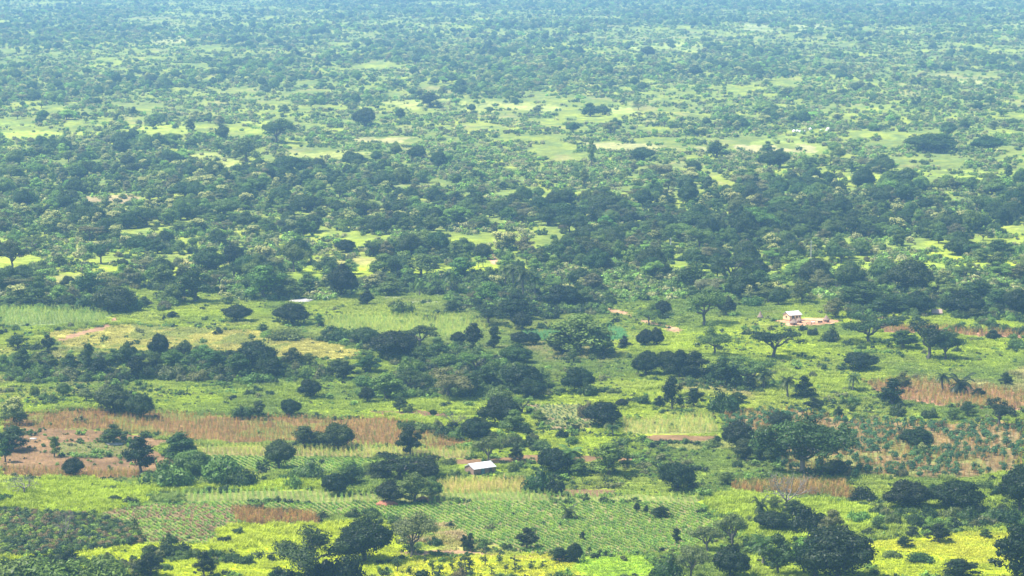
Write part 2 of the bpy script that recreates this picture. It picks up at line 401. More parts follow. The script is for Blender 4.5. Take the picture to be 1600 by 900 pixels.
# ------------------------------------------------------------------ instancing helper (only for stuff)
def scatter(name, label, cat, prots, x, y, z, idx, rot, scl, tint, group=None):
    me = bpy.data.meshes.new(name); n = len(x)
    me.vertices.add(n); me.vertices.foreach_set('co', np.stack([x, y, z], 1).ravel().astype(np.float32))
    a = me.attributes.new('idx', 'INT', 'POINT'); a.data.foreach_set('value', np.asarray(idx, np.int32))
    r3 = np.zeros((n, 3)); r3[:, 2] = rot
    a = me.attributes.new('rot', 'FLOAT_VECTOR', 'POINT'); a.data.foreach_set('vector', r3.ravel().astype(np.float32))
    scl = np.asarray(scl, float); scl = scl if scl.ndim == 2 else np.repeat(scl[:, None], 3, 1)
    a = me.attributes.new('scl', 'FLOAT_VECTOR', 'POINT'); a.data.foreach_set('vector', scl.ravel().astype(np.float32))
    a = me.attributes.new('tint', 'FLOAT_VECTOR', 'POINT'); a.data.foreach_set('vector', np.asarray(tint).ravel().astype(np.float32))
    me.update()
    o = bpy.data.objects.new(name, me); LINK(o)
    g = bpy.data.node_groups.new(name+'_spread', 'GeometryNodeTree')
    g.interface.new_socket('Geometry', in_out='INPUT', socket_type='NodeSocketGeometry')
    g.interface.new_socket('Geometry', in_out='OUTPUT', socket_type='NodeSocketGeometry')
    gi = g.nodes.new('NodeGroupInput'); go = g.nodes.new('NodeGroupOutput')
    ip = g.nodes.new('GeometryNodeInstanceOnPoints'); mv = g.nodes.new('GeometryNodeMeshToPoints'); mv.inputs['Radius'].default_value = .01
    g.links.new(gi.outputs[0], mv.inputs[0]); g.links.new(mv.outputs[0], ip.inputs['Points'])
    jn = g.nodes.new('GeometryNodeJoinGeometry')
    for p in reversed(prots):
        oi = g.nodes.new('GeometryNodeObjectInfo'); oi.inputs['Object'].default_value = p.src(); oi.inputs['As Instance'].default_value = True
        g.links.new(oi.outputs['Geometry'], jn.inputs[0])
    g.links.new(jn.outputs[0], ip.inputs['Instance']); ip.inputs['Pick Instance'].default_value = True
    def attr(nm, dt):
        q = g.nodes.new('GeometryNodeInputNamedAttribute'); q.data_type = dt; q.inputs['Name'].default_value = nm; return q.outputs['Attribute']
    g.links.new(attr('idx', 'INT'), ip.inputs['Instance Index']); g.links.new(attr('rot', 'FLOAT_VECTOR'), ip.inputs['Rotation'])
    g.links.new(attr('scl', 'FLOAT_VECTOR'), ip.inputs['Scale']); g.links.new(ip.outputs[0], go.inputs[0])
    md = o.modifiers.new('spread', 'NODES'); md.node_group = g
    o['label'] = label; o['category'] = cat; o['kind'] = 'stuff'
    if group: o['group'] = group
    return o

# ------------------------------------------------------------------ fields (photo outline -> place on the ground)
SOIL = (0.165, 0.10, 0.048); SOILD = (0.14, 0.085, 0.042); LIME = (0.27, 0.36, 0.02); DRY = (0.36, 0.21, 0.09)
YEL = (0.42, 0.42, 0.02); MIDG = (0.12, 0.22, 0.035); PALEG = (0.26, 0.33, 0.07); TAN = (0.42, 0.27, 0.13)
# name, soil colour, outline, strength
ZONES = [
 ('dry_maize', (0.16, .095, .035), [(0,652),(60,646),(130,640),(240,645),(370,652),(440,650),(530,655),(600,652),(690,672),(745,697),(700,702),(640,700),(530,697),(480,690),(420,694),(300,690),(150,672),(0,668)]),
 ('bare_left', SOIL, [(0,668),(145,672),(290,690),(230,700),(300,722),(215,742),(120,742),(0,745)]),
 ('bare_left_green', (0.13, .125, .04), [(95,692),(200,688),(215,712),(150,716),(90,712)]),
 ('dry_row', (0.16, .095, .035), [(0,730),(110,735),(215,735),(215,747),(100,747),(0,746)]),
 ('maize_a', (0.20, .17, .06), [(300,700),(420,697),(545,695),(660,702),(740,703),(738,716),(560,716),(420,714),(310,712)]),
 ('green_a', (0.16, .18, .05), [(300,712),(420,714),(560,717),(600,722),(530,737),(400,737),(300,728)]),
 ('lime_strip', (0.25, .31, .012), [(0,757),(120,745),(230,763),(400,755),(520,743),(520,765),(260,769),(205,788),(150,805),(0,795)]),
 ('rows_far', (0.17, .18, .05), [(265,770),(500,766),(600,772),(690,768),(880,770),(1090,776),(1095,786),(880,784),(600,786),(300,786)]),
 ('rows', (0.19, .165, .065), [(265,786),(600,786),(880,784),(1095,786),(1125,805),(1120,830),(1080,855),(960,868),(830,864),(720,842),(640,822),(600,807),(500,803),(330,792)]),
 ('mixed', (0.17, .125, .055), [(160,800),(250,784),(365,795),(500,804),(500,820),(352,824),(330,850),(215,847),(140,825)]),
 ('dry_patch', (0.16, .095, .035), [(365,796),(495,803),(500,819),(370,822)]),
 ('cassava_dark', (0.10, .085, .035), [(0,798),(140,807),(215,828),(218,850),(100,868),(0,872)]),
 ('lime_low', (0.29, .33, .010), [(352,823),(500,820),(540,812),(620,820),(690,835),(640,860),(700,872),(620,905),(0,905),(0,868),(215,850),(335,850)]),
 ('tan_mound', (0.32, .26, .07), [(640,825),(690,822),(725,842),(715,850),(640,850)]),
 ('rice_yellow', (0.42, .43, .015), [(605,874),(720,870),(830,866),(890,868),(912,900),(600,905)]),
 ('rice_lime', (0.24, .36, .02), [(890,870),(1015,867),(1035,905),(912,905)]),
 ('lime_right', (0.30, .34, .012), [(1350,846),(1500,830),(1600,830),(1600,905),(1370,905)]),
 ('yellow_right', (0.42, .42, .02), [(1350,846),(1450,842),(1500,834),(1585,834),(1560,858),(1590,870),(1590,884),(1525,878),(1440,862),(1370,858)]),
 ('grass_mid_right', (0.25, .31, .02), [(1090,785),(1130,768),(1350,790),(1400,800),(1340,835),(1200,850),(1130,830)]),
 ('maize_b', (0.30, .27, .06), [(695,752),(815,750),(835,762),(820,770),(700,771),(680,762)]),
 ('ploughed', SOILD, [(835,766),(870,764),(960,765),(955,776),(860,775)]),
 ('bare_b', SOIL, [(650,719),(770,716),(820,711),(1000,714),(1010,722),(840,724),(700,725)]),
 ('sparse_c', (0.18, .125, .065), [(815,632),(905,631),(945,660),(930,670),(860,672)]),
 ('tilled_d', SOILD, [(575,642),(660,641),(710,648),(690,655),(600,648)]),
 ('maize_c', (0.24, .24, .07), [(970,657),(1110,650),(1125,676),(975,680)]),
 ('strip_c', SOIL, [(1000,681),(1120,679),(1135,690),(1010,694)]),
 ('olive_c', (0.24, .25, .06), [(1010,694),(1135,690),(1150,700),(1050,704)]),
 ('mixed_right', (0.21, .15, .065), [(1130,645),(1240,640),(1330,658),(1460,662),(1600,662),(1600,735),(1520,746),(1320,748),(1225,742),(1200,690),(1135,672)]),
 ('dry_right', (0.28, .15, .08), [(1345,600),(1420,594),(1520,604),(1600,614),(1600,642),(1480,636),(1400,624)]),
 ('dry_d', (0.16, .095, .035), [(1145,760),(1230,754),(1320,756),(1348,784),(1270,778),(1150,771)]),
 ('strip_e', (0.28, .15, .08), [(1370,508),(1480,514),(1600,520),(1600,530),(1480,524),(1370,518)]),
 ('maize_left', (0.20, .25, .08), [(0,483),(120,482),(172,492),(160,504),(60,508),(0,512)]),
 ('orange_grass', (0.30, .27, .06), [(60,520),(200,508),(300,512),(430,520),(540,541),(565,549),(560,562),(430,562),(250,552),(100,545)]),
 ('maize_centre', (0.24, .28, .08), [(505,500),(560,495),(730,493),(760,512),(740,527),(620,530),(510,520)]),
 ('green_strip', (0.10, .24, .07), [(820,522),(970,516),(980,530),(900,536),(822,532)]),
 ('yard', (0.44, .24, .13), [(1203,500),(1240,498),(1290,497),(1313,501),(1300,506),(1262,510),(1225,508)]),
 ('bare_yard', (0.25, .16, .09), [(1313,497),(1380,495),(1400,498),(1330,501)]),
 ('clearing_a', (0.24, .30, .06), [(1225,380),(1300,372),(1465,371),(1470,388),(1400,394),(1290,392)]),
 ('clearing_b', (0.26, .34, .04), [(1050,415),(1400,408),(1600,412),(1600,424),(1300,426),(1050,425)]),
 ('clearing_c', (0.30, .36, .07), [(1170,222),(1225,213),(1270,216),(1300,243),(1250,246),(1180,240)]),
 ('clearing_c2', (0.40, .31, .18), [(1150,226),(1268,226),(1280,238),(1200,240),(1150,238)]),
 ('clearing_d', (0.36, .36, .16), [(1158,38),(1290,36),(1292,43),(1210,50),(1160,48)]),
 ('clearing_e', (0.33, .38, .10), [(980,70),(1060,66),(1100,70),(1090,82),(990,80)]),
 ('clearing_f', (0.36, .37, .10), [(290,242),(370,236),(420,240),(540,236),(600,238),(560,252),(410,262),(340,264)]),
 ('clearing_g', (0.36, .22, .15), [(128,306),(216,304),(222,318),(140,320)]),
 ('clearing_h', (0.34, .36, .09), [(560,160),(700,155),(860,164),(900,174),(700,178),(560,176)]),
 ('clearing_i', (0.33, .38, .06), [(150,190),(300,192),(420,188),(420,208),(200,212),(0,216),(0,206)]),
 ('clearing_j', (0.40, .33, .16), [(530,216),(720,214),(720,226),(560,222)]),
 ('clearing_k', (0.38, .34, .15), [(900,222),(1100,226),(1110,236),(940,236)]),
 ('clearing_l', (0.30, .38, .05), [(1190,268),(1400,264),(1600,268),(1600,280),(1400,286),(1200,276)]),
 ('clearing_m', (0.40, .38, .15), [(1480,124),(1530,122),(1540,134),(1490,136)]),
 ('clearing_n', (0.40, .38, .15), [(232,58),(295,56),(290,70),(240,70)]),
 ('clearing_o', (0.32, .36, .10), [(790,166),(1000,168),(1000,178),(800,180)]),
 ('clearing_p', (0.28, .36, .05), [(0,190),(60,196),(90,214),(0,216)]),
 ('path_left', (0.27, .16, .085), [(182,494),(192,498),(178,506),(168,514),(130,524),(95,534),(84,532),(120,519),(160,508),(172,500)]),
 ('path_far', (0.45, .24, .14), [(757,388),(766,390),(774,400),(783,413),(770,412),(762,400)]),
 ('path_mid', (0.33, .19, .10), [(905,468),(930,476),(960,482),(985,489),(983,496),(955,487),(925,480),(905,472)]),
 ('path_mid2', (0.30, .19, .10), [(1000,497),(1040,508),(1068,516),(1064,522),(1030,512),(998,502)]),
 ('path_right', (0.34, .2, .1), [(1550,653),(1600,668),(1600,674),(1560,662)]),
 ('path_low', (0.27, .17, .09), [(620,862),(700,858),(800,868),(900,868),(905,873),(800,873),(700,866),(622,868)]),
]
ZD = {z[0]: z[2] for z in ZONES}
def hjit(px, py, x, y):
    j = 3.2
    return px+(fbm(x, y, 9, 71, 3)-.5)*j*4, py+(fbm(x, y, 11, 91, 3)-.5)*j*1.2
def in_zone(name, x, y, jit=True):
    px, py = proj(x, y)
    if jit: px, py = hjit(px, py, x, y)
    return inpoly(px, py, ZD[name])

def CLR(x, y): return fbm(x, y*.5, 26, 141, 4) > .46
def ground_colour(x, y):
    px, py = proj(x, y)
    n1 = fbm(x, y, 75, 1, 4); n2 = fbm(x, y*.45, 22, 2, 4); n3 = fbm(x, y, 6, 3, 3); n4 = fbm(x, y*.6, 240, 4, 3)
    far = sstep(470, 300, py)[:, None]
    lime = np.array([.255, .310, .016]); mid = np.array([.120, .165, .022]); olive = np.array([.20, .20, .055]); tan = np.array([.30, .22, .10])
    t = sstep(.36, .66, n1*.55+n2*.45)[:, None]
    c = mid*(1-t)+lime*t
    o = sstep(.52, .72, n4*.5+n2*.5)[:, None]; c = c*(1-.4*o)+olive*.4*o
    o = sstep(.62, .78, fbm(x, y*.5, 34, 9, 4))[:, None]; c = c*(1-.6*o)+tan*.6*o
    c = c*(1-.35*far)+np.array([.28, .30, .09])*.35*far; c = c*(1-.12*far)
    mo = (sstep(.46, .60, fbm(x, y*.6, 9, 145, 4))[:, None])*far; c = c*(1-.6*mo)+np.array([.10, .15, .045])*.6*mo
    jx, jy = hjit(px, py, x, y)
    for nm, col, poly in ZONES:
        m = inpoly(jx, jy, poly)
        if nm.startswith('clearing'): m &= CLR(x, y)
        wz = .5 if nm.startswith('clearing') else 1
        if m.any(): c[m] = c[m]*(1-wz)+wz*np.array(col)*(.8+.4*n2[m][:, None])
        if nm in ('dry_maize', 'mixed_right', 'sparse_c', 'mixed', 'orange_grass', 'dry_right'):
            g = m & (fbm(x, y*.5, 14, 88, 4) > .56); c[g] = c[g]*.45+np.array([.14, .19, .035])*.55
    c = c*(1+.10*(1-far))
    return c*(.74+.52*n3[:, None])

# one sheet of ground, finer where it is near
def build_ground():
    pys = np.concatenate([np.linspace(1010, -60, 760), np.array([-75, -88, -98, -105, -110])])
    D = CAMH*FPX/(pys-HOR); D = np.concatenate([[60, 200, 400, 520], D]); D = np.unique(np.round(D, 4))
    us = np.linspace(-1150, 1150, 900)/FPX
    us = np.concatenate([[-1.6, -1.0, -.6, -.4], us, [.4, .6, 1.0, 1.6]])
    X = us[None, :]*D[:, None]; Y = np.repeat(D[:, None], len(us), 1)
    x = X.ravel(); y = Y.ravel(); z = gh(x, y)
    nr, nc = len(D), len(us)
    me = bpy.data.meshes.new('ground'); me.vertices.add(len(x)); me.vertices.foreach_set('co', np.stack([x, y, z], 1).ravel().astype(np.float32))
    i = np.arange(nr-1)[:, None]*nc+np.arange(nc-1)[None, :]; f = np.stack([i, i+1, i+nc+1, i+nc], -1).reshape(-1, 4)
    me.loops.add(f.size); me.loops.foreach_set('vertex_index', f.ravel().astype(np.int32)); me.polygons.add(len(f))
    me.polygons.foreach_set('loop_start', (np.arange(len(f))*4).astype(np.int32)); me.polygons.foreach_set('loop_total', np.full(len(f), 4, np.int32))
    me.polygons.foreach_set('use_smooth', np.ones(len(f), bool))
    c = np.ones((len(x), 4), np.float32); c[:, :3] = ground_colour(x, y)
    a = me.attributes.new('cover', 'FLOAT_COLOR', 'POINT'); a.data.foreach_set('color', c.ravel())
    me.update(); me.validate()
    m, t = newmat('ground_cover')
    at = N(t, 'ShaderNodeAttribute', attribute_name='cover')
    tc = N(t, 'ShaderNodeTexCoord')
    nz = N(t, 'ShaderNodeTexNoise'); nz.inputs['Scale'].default_value = 1.1; nz.inputs['Detail'].default_value = 5
    n2 = N(t, 'ShaderNodeTexNoise'); n2.inputs['Scale'].default_value = .22; n2.inputs['Detail'].default_value = 4
    ad = N(t, 'ShaderNodeMath', operation='ADD'); mr = N(t, 'ShaderNodeMapRange')
    mr.inputs['From Min'].default_value = .7; mr.inputs['From Max'].default_value = 1.3; mr.inputs['To Min'].default_value = .6; mr.inputs['To Max'].default_value = 1.4
    sc = N(t, 'ShaderNodeVectorMath', operation='SCALE'); d = N(t, 'ShaderNodeBsdfDiffuse')
    bp = N(t, 'ShaderNodeBump'); bp.inputs['Strength'].default_value = .8; bp.inputs['Distance'].default_value = .25
    o = N(t, 'ShaderNodeOutputMaterial')
    t.links.new(tc.outputs['Object'], nz.inputs[0]); t.links.new(tc.outputs['Object'], n2.inputs[0])
    t.links.new(nz.outputs['Fac'], ad.inputs[0]); t.links.new(n2.outputs['Fac'], ad.inputs[1]); t.links.new(ad.outputs[0], mr.inputs['Value'])
    t.links.new(at.outputs['Color'], sc.inputs[0]); t.links.new(mr.outputs[0], sc.inputs['Scale']); t.links.new(sc.outputs[0], d.inputs[0])
    t.links.new(nz.outputs['Fac'], bp.inputs['Height']); t.links.new(bp.outputs[0], d.inputs['Normal']); t.links.new(d.outputs[0], o.inputs[0])
    me.materials.append(m)
    g = bpy.data.objects.new('ground', me); LINK(g); g['kind'] = 'structure'
build_ground()

# haze: a closed box of even air round camera and land
def build_haze():
    bm = bmesh.new(); bmesh.ops.create_cube(bm, size=1)
    x0, x1, y0, y1, z0, z1 = -110000, 110000, -400, 66000, -8, 152
    for v in bm.verts: v.co = ((x0+x1)/2+v.co.x*(x1-x0), (y0+y1)/2+v.co.y*(y1-y0), (z0+z1)/2+v.co.z*(z1-z0))
    me = bpy.data.meshes.new('haze'); bm.to_mesh(me); bm.free()
    m, t = newmat('haze_air'); pv = N(t, 'ShaderNodeVolumePrincipled'); o = N(t, 'ShaderNodeOutputMaterial')
    pv.inputs['Color'].default_value = (*HAZE_COLOR, 1); pv.inputs['Density'].default_value = HAZE_DENSITY; pv.inputs['Anisotropy'].default_value = 0.15
    t.links.new(pv.outputs[0], o.inputs['Volume']); me.materials.append(m)
    h = bpy.data.objects.new('haze', me); LINK(h); h['kind'] = 'stuff'; h['label'] = 'pale blue haze thickening over the distant woodland'; h['category'] = 'haze'
build_haze()
# ------------------------------------------------------------------ buildings
def prim(name, mat, parent, build):
    bm = bmesh.new(); build(bm); bmesh.ops.recalc_face_normals(bm, faces=bm.faces)
    me = bpy.data.meshes.new(name); bm.to_mesh(me); bm.free(); me.materials.append(mat)
    o = bpy.data.objects.new(name, me); LINK(o); o.parent = parent; return o
def box(bm, x0, x1, y0, y1, z0, z1):
    vs = [bm.verts.new((x, y, z)) for z in (z0, z1) for x, y in ((x0, y0), (x1, y0), (x1, y1), (x0, y1))]
    for f in ((3, 2, 1, 0), (4, 5, 6, 7), (0, 1, 5, 4), (1, 2, 6, 5), (2, 3, 7, 6), (3, 0, 4, 7)): bm.faces.new([vs[i] for i in f])
def poly_prism(bm, pts, off):
    a = [bm.verts.new(p) for p in pts]; b = [bm.verts.new(Vector(p)+Vector(off)) for p in pts]; n = len(a)
    bm.faces.new(a); bm.faces.new(b[::-1])
    for i in range(n): bm.faces.new([a[i], b[i], b[(i+1) % n], a[(i+1) % n]])
def root(name, label, cat, loc, rz=0, group=None):
    o = bpy.data.objects.new(name, None); LINK(o); o.location = loc; o.rotation_euler = (0, 0, rz); o.empty_display_size = .5
    o['label'] = label; o['category'] = cat
    if group: o['group'] = group
    return o
M_TIN = rough_material('weathered_tin', (0.70, 0.69, 0.66), (0.86, 0.85, 0.82), 1.2, .55, (1, 1, 1), .1, 0.0)
M_MUD = rough_material('mud_wall', (0.17, 0.10, 0.07), (0.25, 0.16, 0.11), 2.5, .95)
M_CREAM = rough_material('cream_plaster', (0.55, 0.38, 0.20), (0.66, 0.48, 0.27), 1.2, .9, (1, 1, 2))
M_PLINTH = rough_material('red_splashed_plinth', (0.42, 0.16, 0.08), (0.52, 0.24, 0.13), 2, .95)
M_DARK = rough_material('dark_wood', (0.05, 0.04, 0.03), (0.09, 0.065, 0.045), 4, .8)
M_TEAL = rough_material('blue_green_door', (0.06, 0.13, 0.14), (0.08, 0.16, 0.17), 3, .6)
M_THATCH = rough_material('old_thatch', (0.16, 0.11, 0.08), (0.27, 0.19, 0.14), 3, 1, (6, 6, .8), .8)
M_OLDTHATCH = rough_material('sun_bleached_thatch', (0.30, 0.20, 0.15), (0.42, 0.31, 0.24), 3, 1, (6, 6, .8), .8)
M_CLAY = rough_material('clay_wall', (0.26, 0.14, 0.09), (0.36, 0.20, 0.13), 3, .95)
M_ROCK = rough_material('pale_granite', (0.27, 0.25, 0.22), (0.42, 0.39, 0.34), .8, .9, (1, 1, 1), .8)
M_TERM = rough_material('red_termite_earth', (0.26, 0.10, 0.055), (0.36, 0.15, 0.08), 2, 1, (1, 1, 1), 1)
M_CONC = rough_material('pale_pole', (0.45, 0.44, 0.42), (0.55, 0.54, 0.52), 2)

def gable_house(name, label, px, py, az, L, Wd, eave, rise, wallm, roofm, over=.35, plinth=None, porch=False):
    """origin: the corner nearest the camera; local x runs along the long front wall, local y back along the gable wall"""
    x, y, z = P(px, py); r = root(name, label, 'house' if plinth else 'shed', (x, y, z), az)
    t = .2
    def walls(bm):
        box(bm, 0, L, 0, t, -.4, eave); box(bm, 0, L, Wd-t, Wd, -.4, eave)
        for xx in (0, L-t):
            poly_prism(bm, [(xx, t, -.4), (xx, Wd-t, -.4), (xx, Wd-t, eave), (xx, Wd/2, eave+rise*(1-2*t/Wd)), (xx, t, eave)], (t, 0, 0))
    prim('wall', wallm, r, walls)
    if plinth:
        def pl(bm):
            box(bm, -.06, L+.06, -.06, -.003, -.4, .55); box(bm, -.06, -.003, -.003, Wd+.06, -.4, .55)
        prim('plinth', plinth, r, pl)
    sl_ = math.hypot(Wd/2, rise); ox = over
    def roofpanel(bm, side):
        n = int((L+2*ox)/.22); rows = []
        y0 = -over if side == 0 else Wd+over; y1 = Wd/2; zr = eave+rise+.06; z0 = zr-(rise/(Wd/2))*(Wd/2+over)
        for k in range(n+1):
            xx = -ox+(L+2*ox)*k/n; dz = .028*(1 if k % 2 else -1)
            rows.append([bm.verts.new((xx, y0, z0+dz)), bm.verts.new((xx, y1+(.0), zr+dz))])
        for k in range(n): bm.faces.new([rows[k][0], rows[k+1][0], rows[k+1][1], rows[k][1]])
        bmesh.ops.solidify(bm, geom=bm.faces[:], thickness=.03)
    rf = prim('roof', roofm, r, lambda bm: roofpanel(bm, 0)); rb = prim('roof', roofm, r, lambda bm: roofpanel(bm, 1))
    prim('ridge_cap', roofm, r, lambda bm: poly_prism(bm, [(-ox, Wd/2-.22, eave+rise+.03), (-ox, Wd/2, eave+rise+.16), (-ox, Wd/2+.22, eave+rise+.03)], (L+2*ox, 0, 0)))
    dh = min(1.9, eave*.9)
    for fx, ww, kind in ([(.30, .95, 'd'), (.62, .8, 'w'), (.85, .7, 'w')] if plinth else [(.42, 1.1, 'd'), (.80, .8, 'o')]):
        cx = fx*L
        if kind == 'd':
            d = prim('door', M_TEAL if not plinth else M_DARK, r, lambda bm: box(bm, cx-ww/2, cx+ww/2, -.075, -.004 if not plinth else -.065, 0, dh))
            prim('door_frame', M_DARK, d, lambda bm: (box(bm, cx-ww/2-.08, cx-ww/2-.003, -.1, -.004, 0, dh), box(bm, cx+ww/2+.003, cx+ww/2+.08, -.1, -.004, 0, dh), box(bm, cx-ww/2-.08, cx+ww/2+.08, -.1, -.004, dh+.003, dh+.09)))
        elif kind == 'w':
            w_ = prim('window', M_DARK, r, lambda bm: box(bm, cx-ww/2, cx+ww/2, -.04, -.004, eave*.48, eave*.80))
            prim('sill', M_CREAM, w_, lambda bm: box(bm, cx-ww/2-.07, cx+ww/2+.07, -.06, -.003, eave*.44, eave*.48-.003)); prim('lintel', M_CREAM, w_, lambda bm: box(bm, cx-ww/2-.07, cx+ww/2+.07, -.06, -.003, eave*.80+.003, eave*.84))
        else:
            prim('doorway', M_DARK, r, lambda bm: box(bm, cx-ww/2, cx+ww/2, -.03, -.004, 0, dh))
    if plinth:
        w_ = prim('window', M_DARK, r, lambda bm: box(bm, -.04, -.004, Wd*.40, Wd*.62, eave*.48, eave*.82))
        prim('sill', M_CREAM, w_, lambda bm: box(bm, -.06, -.003, Wd*.38, Wd*.64, eave*.43, eave*.48-.003)); prim('lintel', M_CREAM, w_, lambda bm: box(bm, -.06, -.003, Wd*.38, Wd*.64, eave*.82+.003, eave*.87))
        prim('gable_shadow_board', M_DARK, r, lambda bm: poly_prism(bm, [(-ox-.04, -over, eave+rise+.02-(rise/(Wd/2))*(Wd/2+over)), (-ox-.04, Wd/2, eave+rise+.02), (-ox-.04, Wd+over, eave+rise+.02-(rise/(Wd/2))*(Wd/2+over)), (-ox-.04, Wd+over, eave+rise-.14-(rise/(Wd/2))*(Wd/2+over)), (-ox-.04, Wd/2, eave+rise-.14), (-ox-.04, -over, eave+rise-.14-(rise/(Wd/2))*(Wd/2+over))], (.035, 0, 0))).name = 'barge_board'
    else:
        prim('post', M_DARK, r, lambda bm: box(bm, -.3, -.2, -.3, -.2, -.3, eave-.1))
        prim('post', M_DARK, r, lambda bm: box(bm, L+.2, L+.3, -.3, -.2, -.3, eave-.1))
    return r
gable_house('tin_roofed_shed', 'low mud shed with white metal roof beside the yellow maize', 741, 743.0, math.radians(36), 6.6, 4.4, 1.75, .95, M_MUD, M_TIN)
gable_house('farmhouse', 'cream plastered house with pale metal roof in the bare red yard', 1234, 502.3, math.radians(31), 5.1, 4.1, 2.3, .95, M_CREAM, M_TIN, .4, M_PLINTH)

def round_hut(label, px, py, rad, wall, roofh, over=.35, group='thatched huts round the red yard', pointed=1.0):
    x, y, z = P(px, py); r = root('thatched_hut', label, 'hut', (x, y, z), random.uniform(-.5, .5), group)
    def w(bm):
        bmesh.ops.create_cone(bm, cap_ends=True, segments=20, radius1=rad*1.02, radius2=rad, depth=wall+.4)
        for v in bm.verts: v.co.z += (wall+.4)/2-.4
    prim('wall', M_CLAY, r, w)
    R = np.random.default_rng(int(px))
    def rf(bm):
        prof = [(rad+over, wall-.28), (rad+over*.75, wall-.02), (rad*.78, wall+roofh*.30), (rad*.42, wall+roofh*.66), (rad*.14, wall+roofh*.93), (.05, wall+roofh*1.02)]
        rings = []
        for q, (a, h) in enumerate(prof):
            rings.append([bm.verts.new((a*math.cos(k*math.pi/14)*(1+R.uniform(-.05, .05)), a*math.sin(k*math.pi/14)*(1+R.uniform(-.05, .05)), h+R.uniform(-.06, .06))) for k in range(28)])
        for q in range(len(rings)-1):
            for k in range(28): bm.faces.new([rings[q][k], rings[q][(k+1) % 28], rings[q+1][(k+1) % 28], rings[q+1][k]])
        bm.faces.new(rings[0][::-1]); bm.faces.new(rings[-1])
    prim('thatch_roof', M_THATCH, r, rf)
    prim('doorway', M_DARK, r, lambda bm: box(bm, -.3, .3, -rad-.06, -rad+.1, 0, min(1.3, wall*.85)))
    prim('roof_tip', M_THATCH, r, lambda bm: (bmesh.ops.create_cone(bm, cap_ends=True, segments=8, radius1=.12, radius2=.04, depth=.35, ), [setattr(v.co, 'z', v.co.z+wall+roofh+.12) for v in bm.verts]))
round_hut('round thatched hut at the front edge of the red yard below the cream house', 1239.8, 507.3, 1.25, 1.0, 1.15, .35)
round_hut('small dark thatched hut against the front wall of the cream house', 1248.8, 504.2, .9, 1.0, .95, .25)
round_hut('steep conical thatched hut standing alone in the grass left of the yard', 1188, 497.8, .98, .7, 1.95, .2)
round_hut('tall pink-brown thatched hut beside the cream lean-to', 1291.2, 503.5, 1.1, 1.1, 1.5, .2)

def lean_to():
    x, y, z = P(1277.5, 505.3); r = root('lean_to', 'small cream walled lean-to with two dark openings in the yard', 'shelter', (x, y, z), math.radians(8))
    prim('wall', M_CREAM, r, lambda bm: (box(bm, 0, 1.9, 0, .15, -.2, 1.0), box(bm, 0, .15, .153, 1.6, -.2, 1.0), box(bm, 1.75, 1.9, .153, 1.6, -.2, 1.0)))
    prim('roof', M_CREAM, r, lambda bm: box(bm, -.15, 2.05, -.15, 1.75, 1.003, 1.1))
    prim('opening', M_DARK, r, lambda bm: box(bm, .2, .8, -.03, -.003, .45, .85))
    prim('opening', M_DARK, r, lambda bm: box(bm, 1.1, 1.7, -.03, -.003, .45, .85))
lean_to()
def drying_rack(px, py, L, label, m):
    x, y, z = P(px, py); r = root('drying_rack', label, 'rack', (x, y, z), .05, 'low racks in the yard')
    prim('rack_top', m, r, lambda bm: box(bm, 0, L, 0, .8, .5, .58))
    for a in (.06, L-.14):
        for b in (.06, .66): prim('leg', M_DARK, r, lambda bm: box(bm, a, a+.08, b, b+.08, -.2, .497))
drying_rack(1260, 507, 2.0, 'low dark rack at the front of the red yard', M_DARK)
drying_rack(1268, 505.5, 1.2, 'low pale topped rack right of the dark rack in the yard', M_TIN)

def long_hut():
    x, y, z = P(1457.5, 494.6); r = root('long_hut', 'long mud hut with brown thatch roof under the dark right-hand trees', 'hut', (x, y, z), math.radians(3))
    prim('wall', M_MUD, r, lambda bm: box(bm, 0, 3.2, 0, 2.2, -.3, 1.4))
    prim('roof', M_OLDTHATCH, r, lambda bm: poly_prism(bm, [(-.35, -.45, 1.25), (-.35, 1.1, 2.6), (-.35, 2.65, 1.25), (-.35, 1.1, 2.4)], (3.9, 0, 0)))
    prim('doorway', M_DARK, r, lambda bm: box(bm, 1.9, 2.5, -.04, -.003, 0, .95))
    prim('porch_wall', M_CREAM, r, lambda bm: box(bm, 3.203, 4.2, .3, 1.5, -.3, .7))
long_hut()

def mound(name, label, cat, px, py, w, d, h, mat, group=None, seed=1, flat=False):
    x, y, z = P(px, py); bm = bmesh.new(); bmesh.ops.create_icosphere(bm, subdivisions=4, radius=1)
    co = np.array([v.co[:] for v in bm.verts]); n = fbm(co[:, 0]*2+seed*7+co[:, 2], co[:, 1]*2+co[:, 2]*1.3, .7, seed, 4)
    for v, k in zip(bm.verts, n):
        s = .72+.56*k; zz = v.co.z
        if flat: zz = math.copysign(abs(zz)**.6, zz)
        v.co = (v.co.x*w/2*s, v.co.y*d/2*s, zz*h*s)
    me = bpy.data.meshes.new(name); bm.to_mesh(me); bm.free(); me.materials.append(mat)
    for p in me.polygons: p.use_smooth = True
    o = bpy.data.objects.new(name, me); LINK(o); o.location = (x, y, z); o['label'] = label; o['category'] = cat
    if group: o['group'] = group
mound('rock_slab', 'long pale granite slab, leftmost of the bare rock outcrops', 'rock', 470, 470, 9.5, 10, .7, M_ROCK, 'pale rock slabs in the valley', 1, True)
mound('rock_slab', 'short domed pale rock right behind the long leftmost slab', 'rock', 514, 467, 4.2, 6, 1.1, M_ROCK, 'pale rock slabs in the valley', 2, True)
mound('rock_slab', 'thin pale rock slab along the top edge of the grassy rise', 'rock', 618, 467, 11, 7, .75, M_ROCK, 'pale rock slabs in the valley', 3, True)
mound('rock_slab', 'cream coloured rock slab at the right foot of the grassy rise', 'rock', 663, 474, 14, 8, .7, M_ROCK, 'pale rock slabs in the valley', 4, True)
